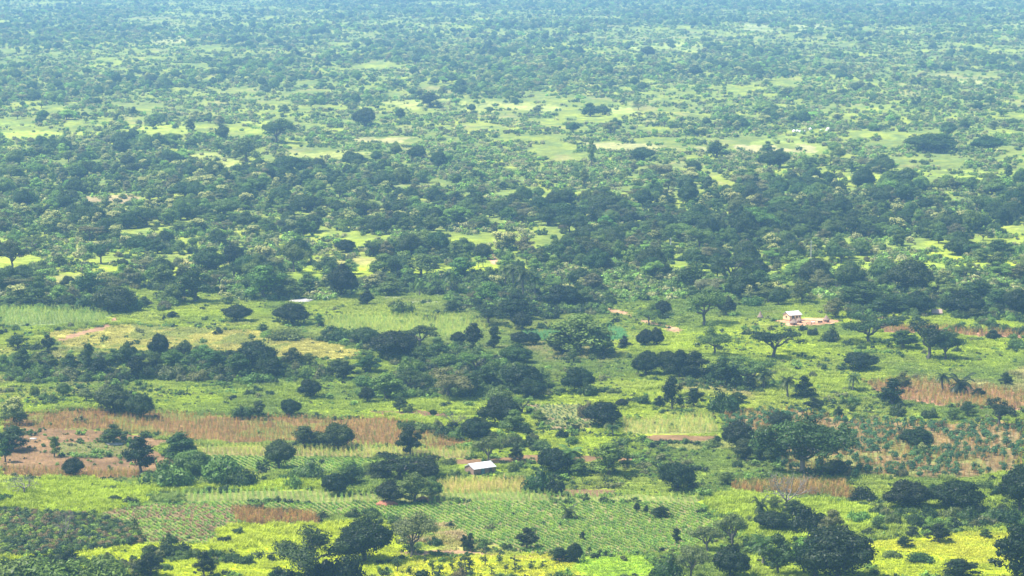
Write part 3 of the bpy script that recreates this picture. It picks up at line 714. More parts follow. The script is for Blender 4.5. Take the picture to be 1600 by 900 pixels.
mound('rock_slab', 'grey slab lying under the tree edging the left ploughed plot', 'rock', 180, 694, 5.0, 3, .3, M_ROCK, 'pale rock slabs in the valley', 5, True)
mound('rock_slab', 'tiny pale stone in the bare left-hand plot', 'rock', 52, 686, 2.2, 2, .35, M_ROCK, 'pale rock slabs in the valley', 6, True)
mound('termite_mound', 'rounded red earth mound right of the two dark trees', 'mound', 660, 784, 3.4, 3, 1.3, M_TERM, None, 7)
mound('termite_mound', 'broad red earth mound in the shade below the left dark tree', 'mound', 606, 789, 5.4, 4, 1.3, M_TERM, None, 8)
WB = [(1240.5, 206, 1.2), (1246, 205, 1.0), (1250, 206.5, 1.1), (1257, 206, .9), (1266, 203.5, 1.3), (1283, 204, .8), (1294.5, 204, 1.9)]
WL = ['first white boulder of the row at its left end', 'second white boulder of the row, just right of the first', 'third white boulder, lowest of the left cluster', 'small fourth white boulder closing the left cluster', 'fifth white boulder standing alone near the middle', 'smallest white boulder between the lone one and the largest', 'largest white boulder at the right end of the row']
for (px, py, h_), lb in zip(WB, WL): mound('white_boulder', lb, 'boulder', px, py, h_*2.0, h_*1.6, h_*1.25, M_TIN, 'row of white boulders above the far clearing', int(px))
def utility_pole(px, py, h, label):
    x, y, z = P(px, py); r = root('utility_pole', label, 'pole', (x, y, z), 0, 'thin pale poles')
    def shaft(bm):
        bmesh.ops.create_cone(bm, cap_ends=True, segments=10, radius1=.17, radius2=.10, depth=h+.5)
        for v in bm.verts: v.co.z += h/2-.25
    prim('shaft', M_CONC, r, shaft); prim('crossarm', M_CONC, r, lambda bm: box(bm, -.7, .7, -.18, -.12, h-.6, h-.48))
utility_pole(1267, 412, 10, 'thin pale pole rising from the trees above the cream house')
utility_pole(1048, 400, 8, 'short pale pole among trees beyond the red path')

# ------------------------------------------------------------------ trees and bushes read off the photograph: kind, x, base y, width, height, tone | label
HAND = """
M 177 645 60 44 d|widest dark dome tree behind the left dry maize, its crown touching the ground
M 220 653 43 39 d|dark round tree overlapping the right side of the widest dome tree
Y 22 663 40 43 y|yellow-topped tree at the far left edge of the dry maize
T 20 703 52 38 d
N 8 722 20 38 d
M 99 620 21 22 m
B 53 618 15 13 m
B 68 624 17 11 m
B 85 627 16 12 m
T 135 628 24 22 o
T 178 693 36 31 d|dark tree standing over the grey slab at the edge of the ploughed plot
T 219 741 50 60 D|tall dark tree with a narrowing base at the corner of the ploughed plot
N 85 714 16 33 m|slim green tree alone in the middle of the left ploughed plot
M 115 746 33 31 D|small round dark tree in the dry strip below the ploughed plot
T 281 721 54 47 d
M 436 733 45 47 d|round-crowned tree with a bare straight trunk in the maize rows
T 475 701 44 36 d
M 529 703 52 42 d
T 500 700 26 24 m
B 258 760 76 40 m
M 300 745 60 42 m
B 345 757 66 46 m
B 378 761 42 30 d
B 478 749 50 30 m
B 457 763 25 24 l|pale green bush by the right end of the lime grass
T 548 745 36 26 m
D3 38 772 52 32 d|grey leafless shrub on the lime grass at the left edge
B 353 848 24 12 D
D1 103 845 34 50 d|thin bare tree rising from the dark cassava plot
s 210 840 14 34 m
M 454 650 32 27 D
M 485 622 34 30 D
B 380 656 28 22 d
N 405 656 24 31 d
B 495 654 17 10 d
T 235 902 44 40 D
T 318 903 34 44 D
O 478 906 142 92 d|large open-crowned tree with forked limbs at the bottom edge
B 30 902 95 34 m
B 85 908 80 36 m
B 170 910 75 40 m
B 100 882 42 24 D
B 440 908 40 22 D
B 233 866 26 16 d
B 262 870 30 24 d
B 283 868 26 22 d
B 300 872 24 14 m
B 335 872 28 14 d
B 360 878 26 12 d
B 385 880 30 14 d
B 178 784 22 11 d
B 145 762 8 7 d
B 172 766 26 8 d
B 106 775 10 7 d
B 10 781 22 9 d
M 523 773 42 34 D
M 574 629 23 25 D
T 625 645 21 29 d
s 642 648 13 18 d
M 677 651 11 11 D
D2 712 668 40 24 d|grey leafless tree behind the hedge above the dry maize
M 785 666 62 46 D|big dark dome tree left of the pale flat-topped tree
T 803 674 42 34 m
F 816 647 34 27 l|pale flat-topped tree behind the big dark dome tree
M 943 667 56 41 D|dark dome tree beside the sparse brown plot, right of the path
B 915 652 24 26 o
T 842 663 22 23 m
M 740 688 46 36 D
B 640 672 28 13 d
B 667 676 32 15 m
B 693 683 32 18 d
B 712 688 28 20 m
B 768 690 30 15 d
B 790 694 30 17 m
B 808 698 28 16 d
B 826 699 24 20 d
B 848 703 30 16 m
M 752 678 30 24 d
T 641 713 38 48 D|dark layered tree rising from the edge of the dry maize
O 764 724 46 44 m|open two-trunked tree right behind the tin-roofed shed
T 806 719 22 23 D
B 801 739 18 18 m
F 625 747 104 40 D|broad flat-topped dark tree left of the tin-roofed shed
M 665 752 46 34 D
B 590 748 40 22 d
M 608 787 46 37 D|dark round tree over the broad red earth mound
T 648 787 52 50 m|green tree between the two red earth mounds
M 672 779 36 35 m
T 550 757 37 30 d
T 551 731 12 13 D
M 868 742 56 42 D
P 890 740 44 44 m|palm crown sticking out of the dark thicket right of the shed
T 906 744 30 28 m
B 840 767 46 36 d
B 868 771 28 24 D
T 951 743 62 52 m
P 958 682 24 20 d
T 1018 701 12 10 D
M 1058 768 56 46 D|round dark tree alone on the green field edge, right of centre
Q 888 811 28 24 d|spiky palm bush alone in the green crop rows
N 995 801 10 16 D
N 1010 802 8 13 D
T 1033 809 30 18 D
N 1057 849 14 24 D
T 823 858 34 34 D|dark ragged small tree at the lower edge of the crop rows
N 725 860 14 25 D
N 735 862 14 30 D
s 758 884 13 28 d
s 758 862 10 20 d
s 620 894 14 24 d
s 675 894 13 20 d
s 687 898 14 16 d
s 706 893 10 18 d
s 720 897 14 28 d
s 733 898 18 32 d
s 781 881 12 20 d
s 805 894 18 24 d
s 790 897 10 16 d
s 830 890 12 14 d
s 848 888 10 12 d
s 640 898 9 14 d
s 664 880 8 14 d
s 768 900 10 16 d
T 874 878 30 23 D
M 898 879 23 31 D
T 910 844 9 14 D
s 921 864 8 10 D
M 570 876 76 68 D|big dark drooping tree left of the olive umbrella-shaped tree
M 545 880 44 50 D
B 545 906 60 40 D
B 505 906 50 30 D
S 644 870 74 72 o|olive umbrella-shaped tree with a leaning dark trunk above the yellow rice
T 1084 636 30 30 D
B 1128 646 50 34 d
T 1152 640 36 28 d
T 1271 642 30 21 D
T 1310 655 14 21 D
N 1394 634 36 44 D|tall dark narrow tree above the bushes right of centre
T 1410 612 26 32 m
B 1404 651 26 22 d
B 1452 653 27 16 d
T 1491 656 28 20 m
T 1512 651 26 25 d
S 1561 666 46 42 D|spreading dark tree with a clear trunk by the short right-hand path
T 1529 621 24 15 D
M 1152 704 46 47 D|dark round tree at the left end of the big shady clump
M 1217 670 34 27 D|dark dome bush-tree poking up behind the giant spreading tree
F 1205 695 46 32 o|olive flat crown behind the giant spreading tree
M 1166 719 34 34 d
M 1187 719 34 34 d
G 1255 742 146 92 d|giant spreading tree with a pale forked trunk in the dry weedy plot
M 1306 744 38 26 D
T 1215 722 40 34 d
B 1290 742 40 22 d
M 1430 701 50 33 D|dark rounded tree in the weedy plot with a yellow sapling before it
Y 1440 716 20 25 y
D1 1229 798 80 62 m|bare pale branching tree before the orange dry patch
Q 1188 804 26 30 d
T 1211 797 24 22 m
T 1133 758 28 21 m
B 1109 698 32 12 m
N 1120 696 12 16 d
B 1350 786 38 26 D
M 1421 797 68 46 D
M 1497 797 82 48 D|widest dark dome tree of the pair at the right, crown nearly on the ground
M 1594 798 60 72 D|huge dark tree cut by the right edge of the picture
M 1209 829 54 31 D|dark spreading bush just below the bare pale tree
B 1262 832 62 40 D
T 1240 808 40 28 d
T 1300 838 44 42 o
Q 1372 803 28 20 m
B 1340 815 34 16 l
M 1310 908 110 84 D|massive dark crown, biggest of the clump at the bottom edge
M 1275 906 70 70 D
T 1255 902 44 64 l|bright green tree lit in front of the massive dark clump
T 1215 899 52 66 d
P 1192 882 40 46 d
M 1140 903 58 52 D
O 1145 860 50 62 o|thin olive tree above the dark tree at the bottom, left of the palm
O 1105 862 54 42 o
O 1078 908 60 56 o
B 1040 908 46 40 d
T 1414 856 26 18 D
T 1466 849 38 32 D
T 1541 841 18 15 d
T 1497 907 58 34 D
T 1588 905 66 88 D|tall ragged dark tree in the bottom right corner
B 1439 877 42 13 d
B 1395 871 30 9 m
B 1450 813 30 22 d
B 1480 812 34 20 m
B 1510 816 36 24 d
B 1545 815 34 20 m
B 1575 817 34 24 d
B 1395 822 28 18 m
B 1425 818 26 16 d
T 1372 830 22 24 m
B 1358 838 24 14 d
B 1500 806 24 14 m
S 20 421 58 46 d|wide spreading tree against the left edge of the picture
B 65 426 40 20 m
S 158 412 37 32 d
M 217 392 40 24 d
M 192 416 15 12 d
T 93 417 23 17 d
M 365 421 36 39 D|tall dark rounded tree, right member of the upper left pair
M 325 424 52 37 d
F 342 449 34 28 m
T 253 451 40 38 m
T 305 472 58 55 d|broad green tree above the pasture left of the round bushes
T 287 441 30 25 d
M 107 451 22 20 d
T 140 464 48 38 d
T 22 446 16 15 d
T 167 451 13 13 d
T 15 479 18 14 d
T 41 479 28 15 d
T 72 481 27 19 d
M 105 481 34 21 d
B 140 484 36 20 d
M 178 489 64 42 d
B 205 488 34 24 m
T 226 481 18 18 d
T 270 499 19 13 D
B 256 501 7 8 D
M 370 503 42 27 D|dark round bush-tree, left one of the pair on the green pasture
M 457 508 53 35 D|large dark round bush-tree in front of the pale rock slab
N 410 522 16 17 m
B 450 531 52 16 m
B 420 527 24 12 l
N 498 511 14 22 m
B 520 523 40 14 d
T 412 468 62 54 m
Y 423 459 30 30 y|yellow-topped tree among green ones left of the rock slabs
O 460 425 50 46 m
Y 413 414 32 30 y
T 453 468 40 35 m
N 480 461 25 36 m
M 533 466 46 54 D|dark tall rounded tree behind the pale rock slab
N 574 479 18 26 D
N 565 478 12 18 d
T 74 549 20 27 D
T 28 546 36 24 d
B 54 549 22 14 d
T 5 576 22 22 m
T 36 581 28 38 d
T 58 578 22 26 m
T 80 575 20 22 m
T 110 578 30 26 d
N 139 582 20 46 d|tall slim tree sticking up from the left end of the long thicket
T 158 591 33 34 D
T 178 574 28 30 m
T 200 573 32 40 d
T 217 593 36 38 D
M 250 559 30 38 D|dark columnar tree crown standing above the middle of the thicket
T 243 582 32 32 d
T 270 577 42 32 m
S 287 562 28 30 d
T 317 569 38 30 m
B 268 591 40 20 o
B 312 595 32 18 o
T 335 577 34 28 d
M 397 577 62 44 D|wide dark crown at the right part of the long thicket
T 372 590 42 38 d
M 420 592 46 34 D
B 405 601 42 18 m
T 457 575 34 32 d
T 483 571 24 20 m
B 482 589 30 18 l
B 100 592 40 18 o
T 527 592 36 30 d
B 290 588 40 22 m
B 350 592 40 22 d
B 30 590 34 16 m
M 541 394 32 20 D
Y 583 456 30 28 y|cream-yellow topped tree just above the grassy rise with slabs
T 612 464 42 32 m
P 656 464 16 32 m
P 681 450 15 24 m
P 703 461 26 42 d|palm with a tall visible trunk at the left of the palm row
P 790 448 24 36 m
P 818 466 30 50 d|tallest palm of the central palm grove
P 836 466 27 40 d
P 802 452 22 38 d
P 755 418 11 16 m
P 747 418 10 14 m
T 763 444 26 28 m
Y 789 390 44 28 y|large yellow flowering tree next to the far red path
T 640 450 30 30 m
T 600 430 50 34 m
T 658 430 46 34 m
T 720 436 46 34 m
B 630 494 32 25 m
B 617 482 18 12 m
T 706 491 32 22 d
B 686 493 20 10 d
B 672 500 26 8 d
T 763 474 40 34 m
Y 776 452 26 22 y
S 763 508 46 30 D|dark spreading tree with a short trunk at the right end of the pale maize
T 808 498 58 40 D
M 816 516 30 28 D
M 880 481 54 36 D
T 911 479 36 24 d
T 905 472 22 18 m
T 905 556 96 66 m|huge rounded green tree dominating the centre of the view
M 878 554 42 36 D
T 943 557 38 34 m
T 896 567 19 23 m
N 740 548 25 45 D|narrow dark tree standing before the pale central maize
N 772 547 20 38 D
M 716 540 24 22 D
M 812 540 30 22 D
M 833 539 24 20 D
M 805 569 50 32 d
B 508 534 26 16 d
B 530 535 30 18 d
M 572 543 44 32 d
F 655 543 60 36 d
M 612 561 68 44 D
T 684 556 30 30 m
T 660 566 34 26 d
T 538 593 32 30 d
T 578 582 40 28 d
T 603 624 56 42 m
F 642 612 52 36 d
S 700 623 66 46 o|olive flat-domed tree with a trunk in the front of the central thicket
T 734 621 36 38 d
T 757 607 42 36 d
F 742 585 58 34 m
T 700 578 46 26 m
B 640 584 40 22 m
T 770 590 30 26 m
M 815 612 64 42 D
M 830 623 48 30 D
B 782 623 36 22 m
B 570 604 30 18 m
M 905 613 48 38 D|dark rounded tree on the bright grass right of the central thicket
B 917 619 30 22 d
T 976 544 16 20 D
M 1008 543 26 29 D
M 1026 542 24 30 D
O 1013 508 44 36 m
M 1036 493 28 24 D
M 1010 588 42 40 D
M 1045 586 42 38 D
T 1062 592 36 46 D
T 1050 641 32 54 D|tall dark irregular tree on the lime grass, left of the green clump
T 1030 636 16 18 D
B 1003 631 30 15 d
M 971 637 18 14 D
B 985 632 20 10 d
B 960 616 20 9 m
S 1100 508 62 62 m|tall spreading tree with a straight trunk left of the yard huts
M 1134 493 28 30 D
M 1184 433 32 27 D
M 1237 433 18 18 D
T 1253 475 34 38 m
T 1200 472 40 32 m
B 1175 478 28 16 m
F 1140 442 72 42 d
T 1085 450 60 36 d
T 1306 497 36 32 o|pale wispy tree immediately right of the yard huts
M 1424 457 68 52 d
T 1350 476 70 36 d
M 1432 493 46 38 D
M 1509 495 64 42 D|broad dark crown hiding the right side of the long hut
T 1390 491 60 30 d
M 1590 493 44 42 D
T 1530 470 50 34 d
T 1560 482 44 30 d
F 1356 535 92 46 d|wide dark flat-topped tree below the yard, right side
S 1452 561 68 58 D|dark spreading tree, left one of the pair before the lime grass
S 1478 563 54 48 d|dark spreading tree with forked trunks, right one of the pair
T 1410 545 50 30 d
B 1296 534 26 23 d
B 1270 524 18 12 D
M 1343 578 52 28 D|low dark oval tree alone on the lime grass
O 1118 557 68 54 m|open tree with a crooked trunk left of the dark flat crown
F 1208 559 86 42 D|dark layered flat crown right of the open crooked tree
P 1182 524 16 16 m
T 1128 606 48 50 d
M 1147 602 26 22 D
F 1170 604 78 50 m
N 1172 612 18 26 D
P 1194 609 34 34 d
T 1086 592 50 44 D
P 1231 624 30 40 d|palm with a full drooping crown beside the slim tree on lime grass
N 1257 624 26 38 D|slim dark tree right next to the full-crowned palm
s 1245 621 16 22 m
P 1332 612 22 30 d|small lone palm in the middle of the lime grass
P 1473 613 27 34 d|palm with a thin trunk left of the wide spiky palm bush
Q 1501 616 42 34 D|wide spiky palm bush by the dry maize on the right
T 1571 604 21 23 D
T 1552 531 24 16 D
B 1480 519 20 10 m
B 1500 516 22 10 d
B 1525 518 22 11 m
B 1548 514 24 12 d
B 1572 518 24 12 m
B 1594 522 24 14 d
T 1520 500 40 18 d
B 1590 545 30 16 m
S 432 223 52 38 d|dark double-crowned spreading tree in the upper left clearing
T 385 253 46 38 m
T 297 206 14 20 d
M 570 198 36 30 d
M 625 187 14 18 d
T 672 168 34 24 d
M 125 281 26 20 d
M 452 272 60 28 d
M 555 260 34 20 d
M 290 309 46 24 d
M 685 264 26 28 d
M 652 249 28 22 d
M 222 222 22 14 m
T 922 182 28 22 d
M 1086 119 20 17 d
M 1012 88 22 16 d
M 1458 236 76 28 d|very wide dark crown clump on the upper right
M 1545 236 50 24 d
T 1120 246 34 24 d
M 1205 262 40 26 d
T 1200 240 20 20 m
M 1003 250 36 20 d
M 946 330 60 30 d
M 880 345 60 28 d
M 1080 360 60 30 d
M 1270 300 40 24 d
M 1125 410 36 22 d
M 1345 398 36 24 m
M 1500 398 50 26 d
T 1560 402 44 28 d
N 925 262 14 46 l|pale green column-like tree in the upper middle woodland
N 913 292 12 30 y
T 560 262 20 14 m
M 480 330 50 26 d
M 350 335 44 24 m
"""
TONE = {'D': (0.020, 0.035, 0.010), 'd': (0.044, 0.076, 0.016), 'm': (0.100, 0.155, 0.027), 'l': (0.14, 0.235, 0.035), 'o': (0.125, 0.135, 0.042), 'y': (0.13, 0.17, 0.04)}
NAME = {'M': 'round_crowned_tree', 'S': 'spreading_tree', 'F': 'flat_topped_tree', 'O': 'open_crowned_tree', 'G': 'spreading_tree', 'T': 'leafy_tree', 'N': 'upright_tree', 'Y': 'flowering_tree', 'B': 'bush', 'P': 'palm_tree', 'Q': 'palm_bush', 'D': 'bare_tree', 's': 'sapling'}
NOUN = {'M': 'round-crowned tree', 'S': 'spreading tree', 'F': 'flat-topped tree', 'O': 'open-crowned tree', 'G': 'tree', 'T': 'leafy tree', 'N': 'upright tree', 'Y': 'yellow-tipped tree', 'B': 'bush', 'P': 'palm', 'Q': 'palm bush', 'D': 'bare tree', 's': 'sapling'}
CAT = {'B': 'bush', 'P': 'palm', 'Q': 'palm', 's': 'sapling'}
GRP = {'B': 'bushes of the valley', 'P': 'palms of the valley', 'Q': 'palms of the valley', 's': 'saplings round the rice plots', 'D': 'leafless trees'}
TW = {'D': 'very dark green', 'd': 'dark green', 'm': 'mid green', 'l': 'bright green', 'o': 'olive', 'y': 'pale yellowish'}
ENT = []                                          # kind, px, py, w, h, tone, label, variant
for ln in HAND.strip().split('\n'):
    a, _, lb = ln.partition('|'); q = a.split(); var = None; k = q[0]
    if k[0] == 'D' and len(k) > 1: var = int(k[1])-1; k = 'D'
    ENT.append([k, float(q[1]), float(q[2]), float(q[3]), float(q[4]), q[5], lb.strip(), var])
EX, EY = np.array([e[1] for e in ENT]), np.array([e[2] for e in ENT]); EW = np.array([e[3] for e in ENT]); EH = np.array([e[4] for e in ENT])

# woodland beyond: candidate spots on the ground
def woods():
    out = []
    Dv = []; D = 1000.0
    while D < 6900: Dv.append(D); D += 5.3+D*.0009
    X, Y = [], []
    for D in Dv:
        half = D*.205+25; s = 5.1+D*.0009; xs = np.arange(-half, half, s); X.append(xs); Y.append(np.full(len(xs), D))
    X = np.concatenate(X); Y = np.concatenate(Y); X = X+rng.uniform(-2.9, 2.9, len(X)); Y = Y+rng.uniform(-2.9, 2.9, len(Y))
    px, py = proj(X, Y)
    dens = np.interp(py, [-200, 0, 60, 110, 150, 185, 215, 245, 275, 305, 350, 385, 405, 425, 460, 480, 500], [.52, .48, .42, .38, .34, .20, .16, .20, .34, .46, .66, .48, .36, .38, .46, .20, .0])
    dens = dens+np.where((px < 500) & (py > 300) & (py < 380), -.12, 0)+np.where((px > 700) & (py > 395) & (py < 470), .12, 0)+np.where((px > 560) & (py > 318) & (py < 385), .14, 0)
    n = fbm(X*.7, Y*.35, 90, 31, 4)*.50+fbm(X, Y*.6, 14, 33, 3)*.50
    lim = np.quantile(n, np.clip(1-dens, 0, 1)) if False else None
    ns = np.sort(n); q = np.searchsorted(ns, n)/len(ns)
    keep = q > 1-dens
    keep &= rng.uniform(size=len(X)) < .80
    jx, jy = hjit(px, py, X, Y)
    for nm, col, poly in ZONES:
        if nm.startswith(('clearing', 'path', 'yard', 'bare', 'maize', 'strip', 'orange', 'dry')):
            m = inpoly(jx, jy, poly)
            if nm.startswith('clearing'): m &= CLR(X, Y); m |= inpoly(jx, jy-7, poly)
            if nm.startswith('path'): m |= inpoly(jx, jy-6, poly) | inpoly(jx, jy-12, poly) | inpoly(jx, jy-19, poly)
            keep &= ~(m & (rng.uniform(size=len(X)) > (.2 if nm.startswith('clearing') else 0)))
    # stay clear of the buildings, the rock slabs and the trunks read off the photograph
    for bx0, bx1, by0, by1 in ((1175, 1330, 480, 520), (455, 530, 462, 494), (600, 700, 462, 498), (1447, 1482, 489, 522), (1234, 1300, 203, 211)):
        keep &= ~((px > bx0) & (px < bx1) & (py > by0) & (py < by1))
    X, Y, px, py, q = X[keep], Y[keep], px[keep], py[keep], q[keep]
    ok = np.ones(len(X), bool)
    for i in range(len(EX)):
        if EY[i] < 500: ok &= ~((np.abs(px-EX[i]) < EW[i]*.36) & (py-EY[i] > -EH[i]*.22) & (py-EY[i] < EH[i]*.42))
    return X[ok], Y[ok], px[ok], py[ok], q[ok]
WX, WY, WPX, WPY, WQ = woods()
nW = len(WX)
r = rng.uniform(size=nW)
yel = fbm(WX, WY*.4, 130, 41, 3)
bushy = fbm(WX, WY*.5, 50, 43, 3)
pB = np.clip(.56-(bushy-.5)*1.4, .2, .8); pY = np.where(yel > .53, .38, .05)*np.where(WPY > 240, .6, 1)+.15*((WPY > 60) & (WPY < 150))
KL = ['B', 'Y', 'M', 'T', 'F', 'S', 'O', 'N']
rest = rng.uniform(size=nW)
kk = np.where(r < pB, 0, np.where(r < pB+pY*(1-pB), 1, np.where(rest < .30, 2, np.where(rest < .66, 3, np.where(rest < .80, 4, np.where(rest < .89, 5, np.where(rest < .97, 6, 7)))))))
wm = np.select([kk == 0, kk == 2, kk == 5, kk == 7, kk == 4], [rng.uniform(2.6, 5.4, nW), rng.uniform(5.5, 11, nW), rng.uniform(8, 13, nW), rng.uniform(3, 4.5, nW), rng.uniform(7, 12, nW)], rng.uniform(4.8, 9, nW))
wm = wm*np.where(WQ > .85, 1.12, 1)*(.85+.3*bushy)*(.98-.16*sstep(420, 150, WPY))
hm = wm*np.select([kk == 0, kk == 7, kk == 4, kk == 5], [rng.uniform(.55, .8, nW), rng.uniform(1.8, 2.4, nW), rng.uniform(.45, .6, nW), rng.uniform(.6, .8, nW)], rng.uniform(.75, 1.1, nW))
tone = np.select([kk == 2, kk == 1], [rng.choice([1, 1, 1, 2], nW), rng.choice([5, 5, 2], nW)], rng.choice([1, 1, 2, 2, 2, 3, 4, 4], nW))
TK = ['D', 'd', 'm', 'l', 'o', 'y']
TC = np.array([TONE[k] for k in TK])

# scattered bushes and small trees of the open farmland
def farmland_bushes(n, y0, y1):
    px = rng.uniform(-60, 1660, n); py = rng.uniform(y0, y1, n); x, y, z = P(px, py)
    k = fbm(x, y*.6, 30, 51, 3); keep = rng.uniform(size=n) < sstep(.42, .68, k)
    jx, jy = hjit(px, py, x, y)
    for nm, col, poly in ZONES: keep &= ~(inpoly(jx, jy, poly) & (rng.uniform(size=n) > .06))
    for bx0, bx1, by0, by1 in ((1175, 1330, 480, 514), (455, 530, 462, 490), (600, 700, 462, 492), (1447, 1482, 489, 516), (715, 780, 722, 760), (170, 200, 690, 700), (590, 675, 778, 795)):
        keep &= ~((px > bx0) & (px < bx1) & (py > by0) & (py < by1))
    return x[keep], y[keep], px[keep], py[keep]
FX, FY, FPXX, FPY = farmland_bushes(1300, 462, 905)

# candidates that become individuals: the ones showing largest
nT = sum(1 for e in ENT if e[0] not in 'BPQs'); nB = sum(1 for e in ENT if e[0] == 'B')
inview = (WPX > 5) & (WPX < 1595) & (WPY > 10)
size = wm*hm*ppm(WPY)**2*inview
# hidden behind nearer crowns: prefer spots that have no hand-placed crown before them
for i in range(len(EX)): size = np.where((np.abs(WPX-EX[i]) < EW[i]*.55) & (EY[i] > WPY) & (EY[i]-EH[i] < WPY-2), size*.2, size)
indT = np.argsort(-np.where(kk > 0, size, 0))[:max(0, 300-nT)]
indB = np.argsort(-np.where(kk == 0, size, 0))[:70]
individual = np.zeros(nW, bool); individual[indT] = True; individual[indB] = True
for i in np.nonzero(individual)[0]:
    s = ppm(WPY[i]); ENT.append([KL[kk[i]], WPX[i], WPY[i], wm[i]*s, hm[i]*s, TK[tone[i]], '', None])
fs = rng.uniform(.8, 2.4, len(FX))**1.2
fo = np.argsort(-fs*ppm(FPY))
for i in fo[:max(0, 290-nB-70)]:
    s = ppm(FPY[i]); ENT.append(['B', FPXX[i], FPY[i], fs[i]*s*1.3, fs[i]*s*.85, random.choice('ddmmDo'), '', None])
restF = fo[max(0, 290-nB-70):]

# labels: relation to a landmark one can find
ANCH = [('the tin-roofed shed', 747, 738), ('the cream house', 1238, 500), ('the pale rock slabs', 560, 470), ('the bare pale tree', 1229, 795), ('the giant spreading tree', 1253, 738),
 ('the olive umbrella tree', 646, 866), ('the left ploughed plot', 120, 705), ('the long left thicket', 250, 585), ('the central palm grove', 815, 462), ('the huge central tree', 905, 553),
 ('the central thicket', 690, 600), ('the low oval tree', 1343, 576), ('the wide palm bush', 1501, 612), ('the long thatched hut', 1464, 492), ('the far red path', 770, 400), ('the left dirt path', 140, 515),
 ('the right dome-tree pair', 1460, 790), ('the massive bottom clump', 1300, 895), ('the yellow rice plot', 750, 885), ('the dark cassava plot', 100, 840), ('the lime grass strip', 100, 780),
 ('the row of white boulders', 1265, 205), ('the clearing above the house', 1350, 380), ('the double-crowned far tree', 430, 222), ('the pinkish far plot', 170, 313), ('the far top-right clearing', 1225, 43),
 ('the pasture bush pair', 413, 503), ('the wide upper-left tree', 20, 410), ('the dry right-hand maize', 1500, 625), ('the weedy right-hand plot', 1470, 690), ('the dark left dome trees', 198, 645), ('the forked bottom tree', 480, 895)]
ORD = ['nearest', 'second', 'third', 'fourth', 'fifth', 'sixth', 'seventh', 'eighth', 'ninth', 'tenth', 'eleventh', 'twelfth', 'thirteenth', 'fourteenth', 'fifteenth', 'sixteenth', 'seventeenth', 'eighteenth', 'nineteenth', 'twentieth']
buckets = {}
for e in ENT:
    if e[6]: continue
    best = min(ANCH, key=lambda a: math.hypot(a[1]-e[1], (a[2]-e[2])*2.4)); dx = e[1]-best[1]; dy = (e[2]-best[2])*2.4
    d = ('to the right of' if dx > 0 else 'to the left of') if abs(dx) > abs(dy) else ('in front of' if dy > 0 else 'beyond')
    m = e[3]/ppm(e[2]); szw = ('small' if m < 2.2 else 'broad' if m > 5 else '') if e[0] == 'B' else ('small' if m < 5 else 'large' if m > 9.5 else '') if e[0] not in 'Ps' else ''
    buckets.setdefault((szw, TW[e[5]], NOUN[e[0]], d, best[0]), []).append((math.hypot(dx, dy), e))
for (sz, tw, nn, d, an), lst in buckets.items():
    lst.sort(key=lambda t: t[0])
    for k, (_, e) in enumerate(lst):
        o = '' if len(lst) == 1 else (', the nearest of several' if k == 0 else ', '+ORD[min(k, 19)]+' nearest of several')
        nm = ((sz+' ' if sz else '')+tw+' '+nn)
        e[6] = (nm+' '+d+' '+an+o)
        if len(e[6].split()) > 16: e[6] = (nm+' '+d+' '+an+(', '+ORD[min(k, 19)]))

def place(e, i):
    k, px, py, w, h, tn, lb, var = e
    pr = PR[k]; p = pr[var] if var is not None else pr[(i*7+int(px)) % len(pr)]
    x, y, z = P(px, py); s = ppm(py)/math.cos(0); W_, H_ = w/s, h/s
    sx = W_/p.w; sz = H_/p.h
    rz = random.uniform(0, 6.28) if k not in 'GOD' and lb == '' else random.choice([0, .2, -.2, math.pi])
    sx *= 1.04; tint = [c*random.uniform(.85, 1.18) for c in TONE[tn]]
    small = h < 11 and k != 'G'
    nm = NAME[k]; cat = CAT.get(k, 'tree'); grp = GRP.get(k, 'trees of the valley')
    if k == 'D' and var == 2: nm = 'bare_shrub'
    if small:
        o = bpy.data.objects.new(nm, p.whole()); LINK(o); o['tint'] = tint
    else:
        o = bpy.data.objects.new(nm, None); LINK(o); o.empty_display_size = 1
        kids = [('trunk', p.trunk())] if k != 'B' else [('stem', p.trunk())]
        if k != 'D': kids.append(('crown' if k != 'B' else 'foliage', p.crown()))
        for cn, me in kids:
            c = bpy.data.objects.new(cn, me); LINK(c); c.parent = o; c['tint'] = tint
    o.location = (x, y, z); o.rotation_euler = (0, 0, rz); o.scale = (sx, sx, sz)
    o['label'] = lb; o['category'] = cat; o['group'] = grp
for i, e in enumerate(ENT): place(e, i)

# the remaining woodland as one mass
sel = ~individual
flat = []; off = {}
for k in KL: off[k] = len(flat); flat += PR[k]
ix = np.array([off[KL[a]] for a in kk])+np.array([rng.integers(0, len(PR[KL[a]])) for a in kk])
pw = np.array([p.w for p in flat]); ph = np.array([p.h for p in flat])
tint = TC[tone]*rng.uniform(.8, 1.25, (nW, 1))*(1+rng.normal(0, .06, (nW, 3)))
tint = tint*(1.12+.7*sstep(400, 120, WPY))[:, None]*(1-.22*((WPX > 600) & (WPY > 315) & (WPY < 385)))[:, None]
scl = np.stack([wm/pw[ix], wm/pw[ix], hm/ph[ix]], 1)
scatter('distant_woodland', 'distant savanna woodland of countless small trees fading into haze', 'woodland', flat, WX[sel], WY[sel], gh(WX, WY)[sel]-.1, ix[sel], rng.uniform(0, 6.28, nW)[sel], scl[sel], tint[sel])
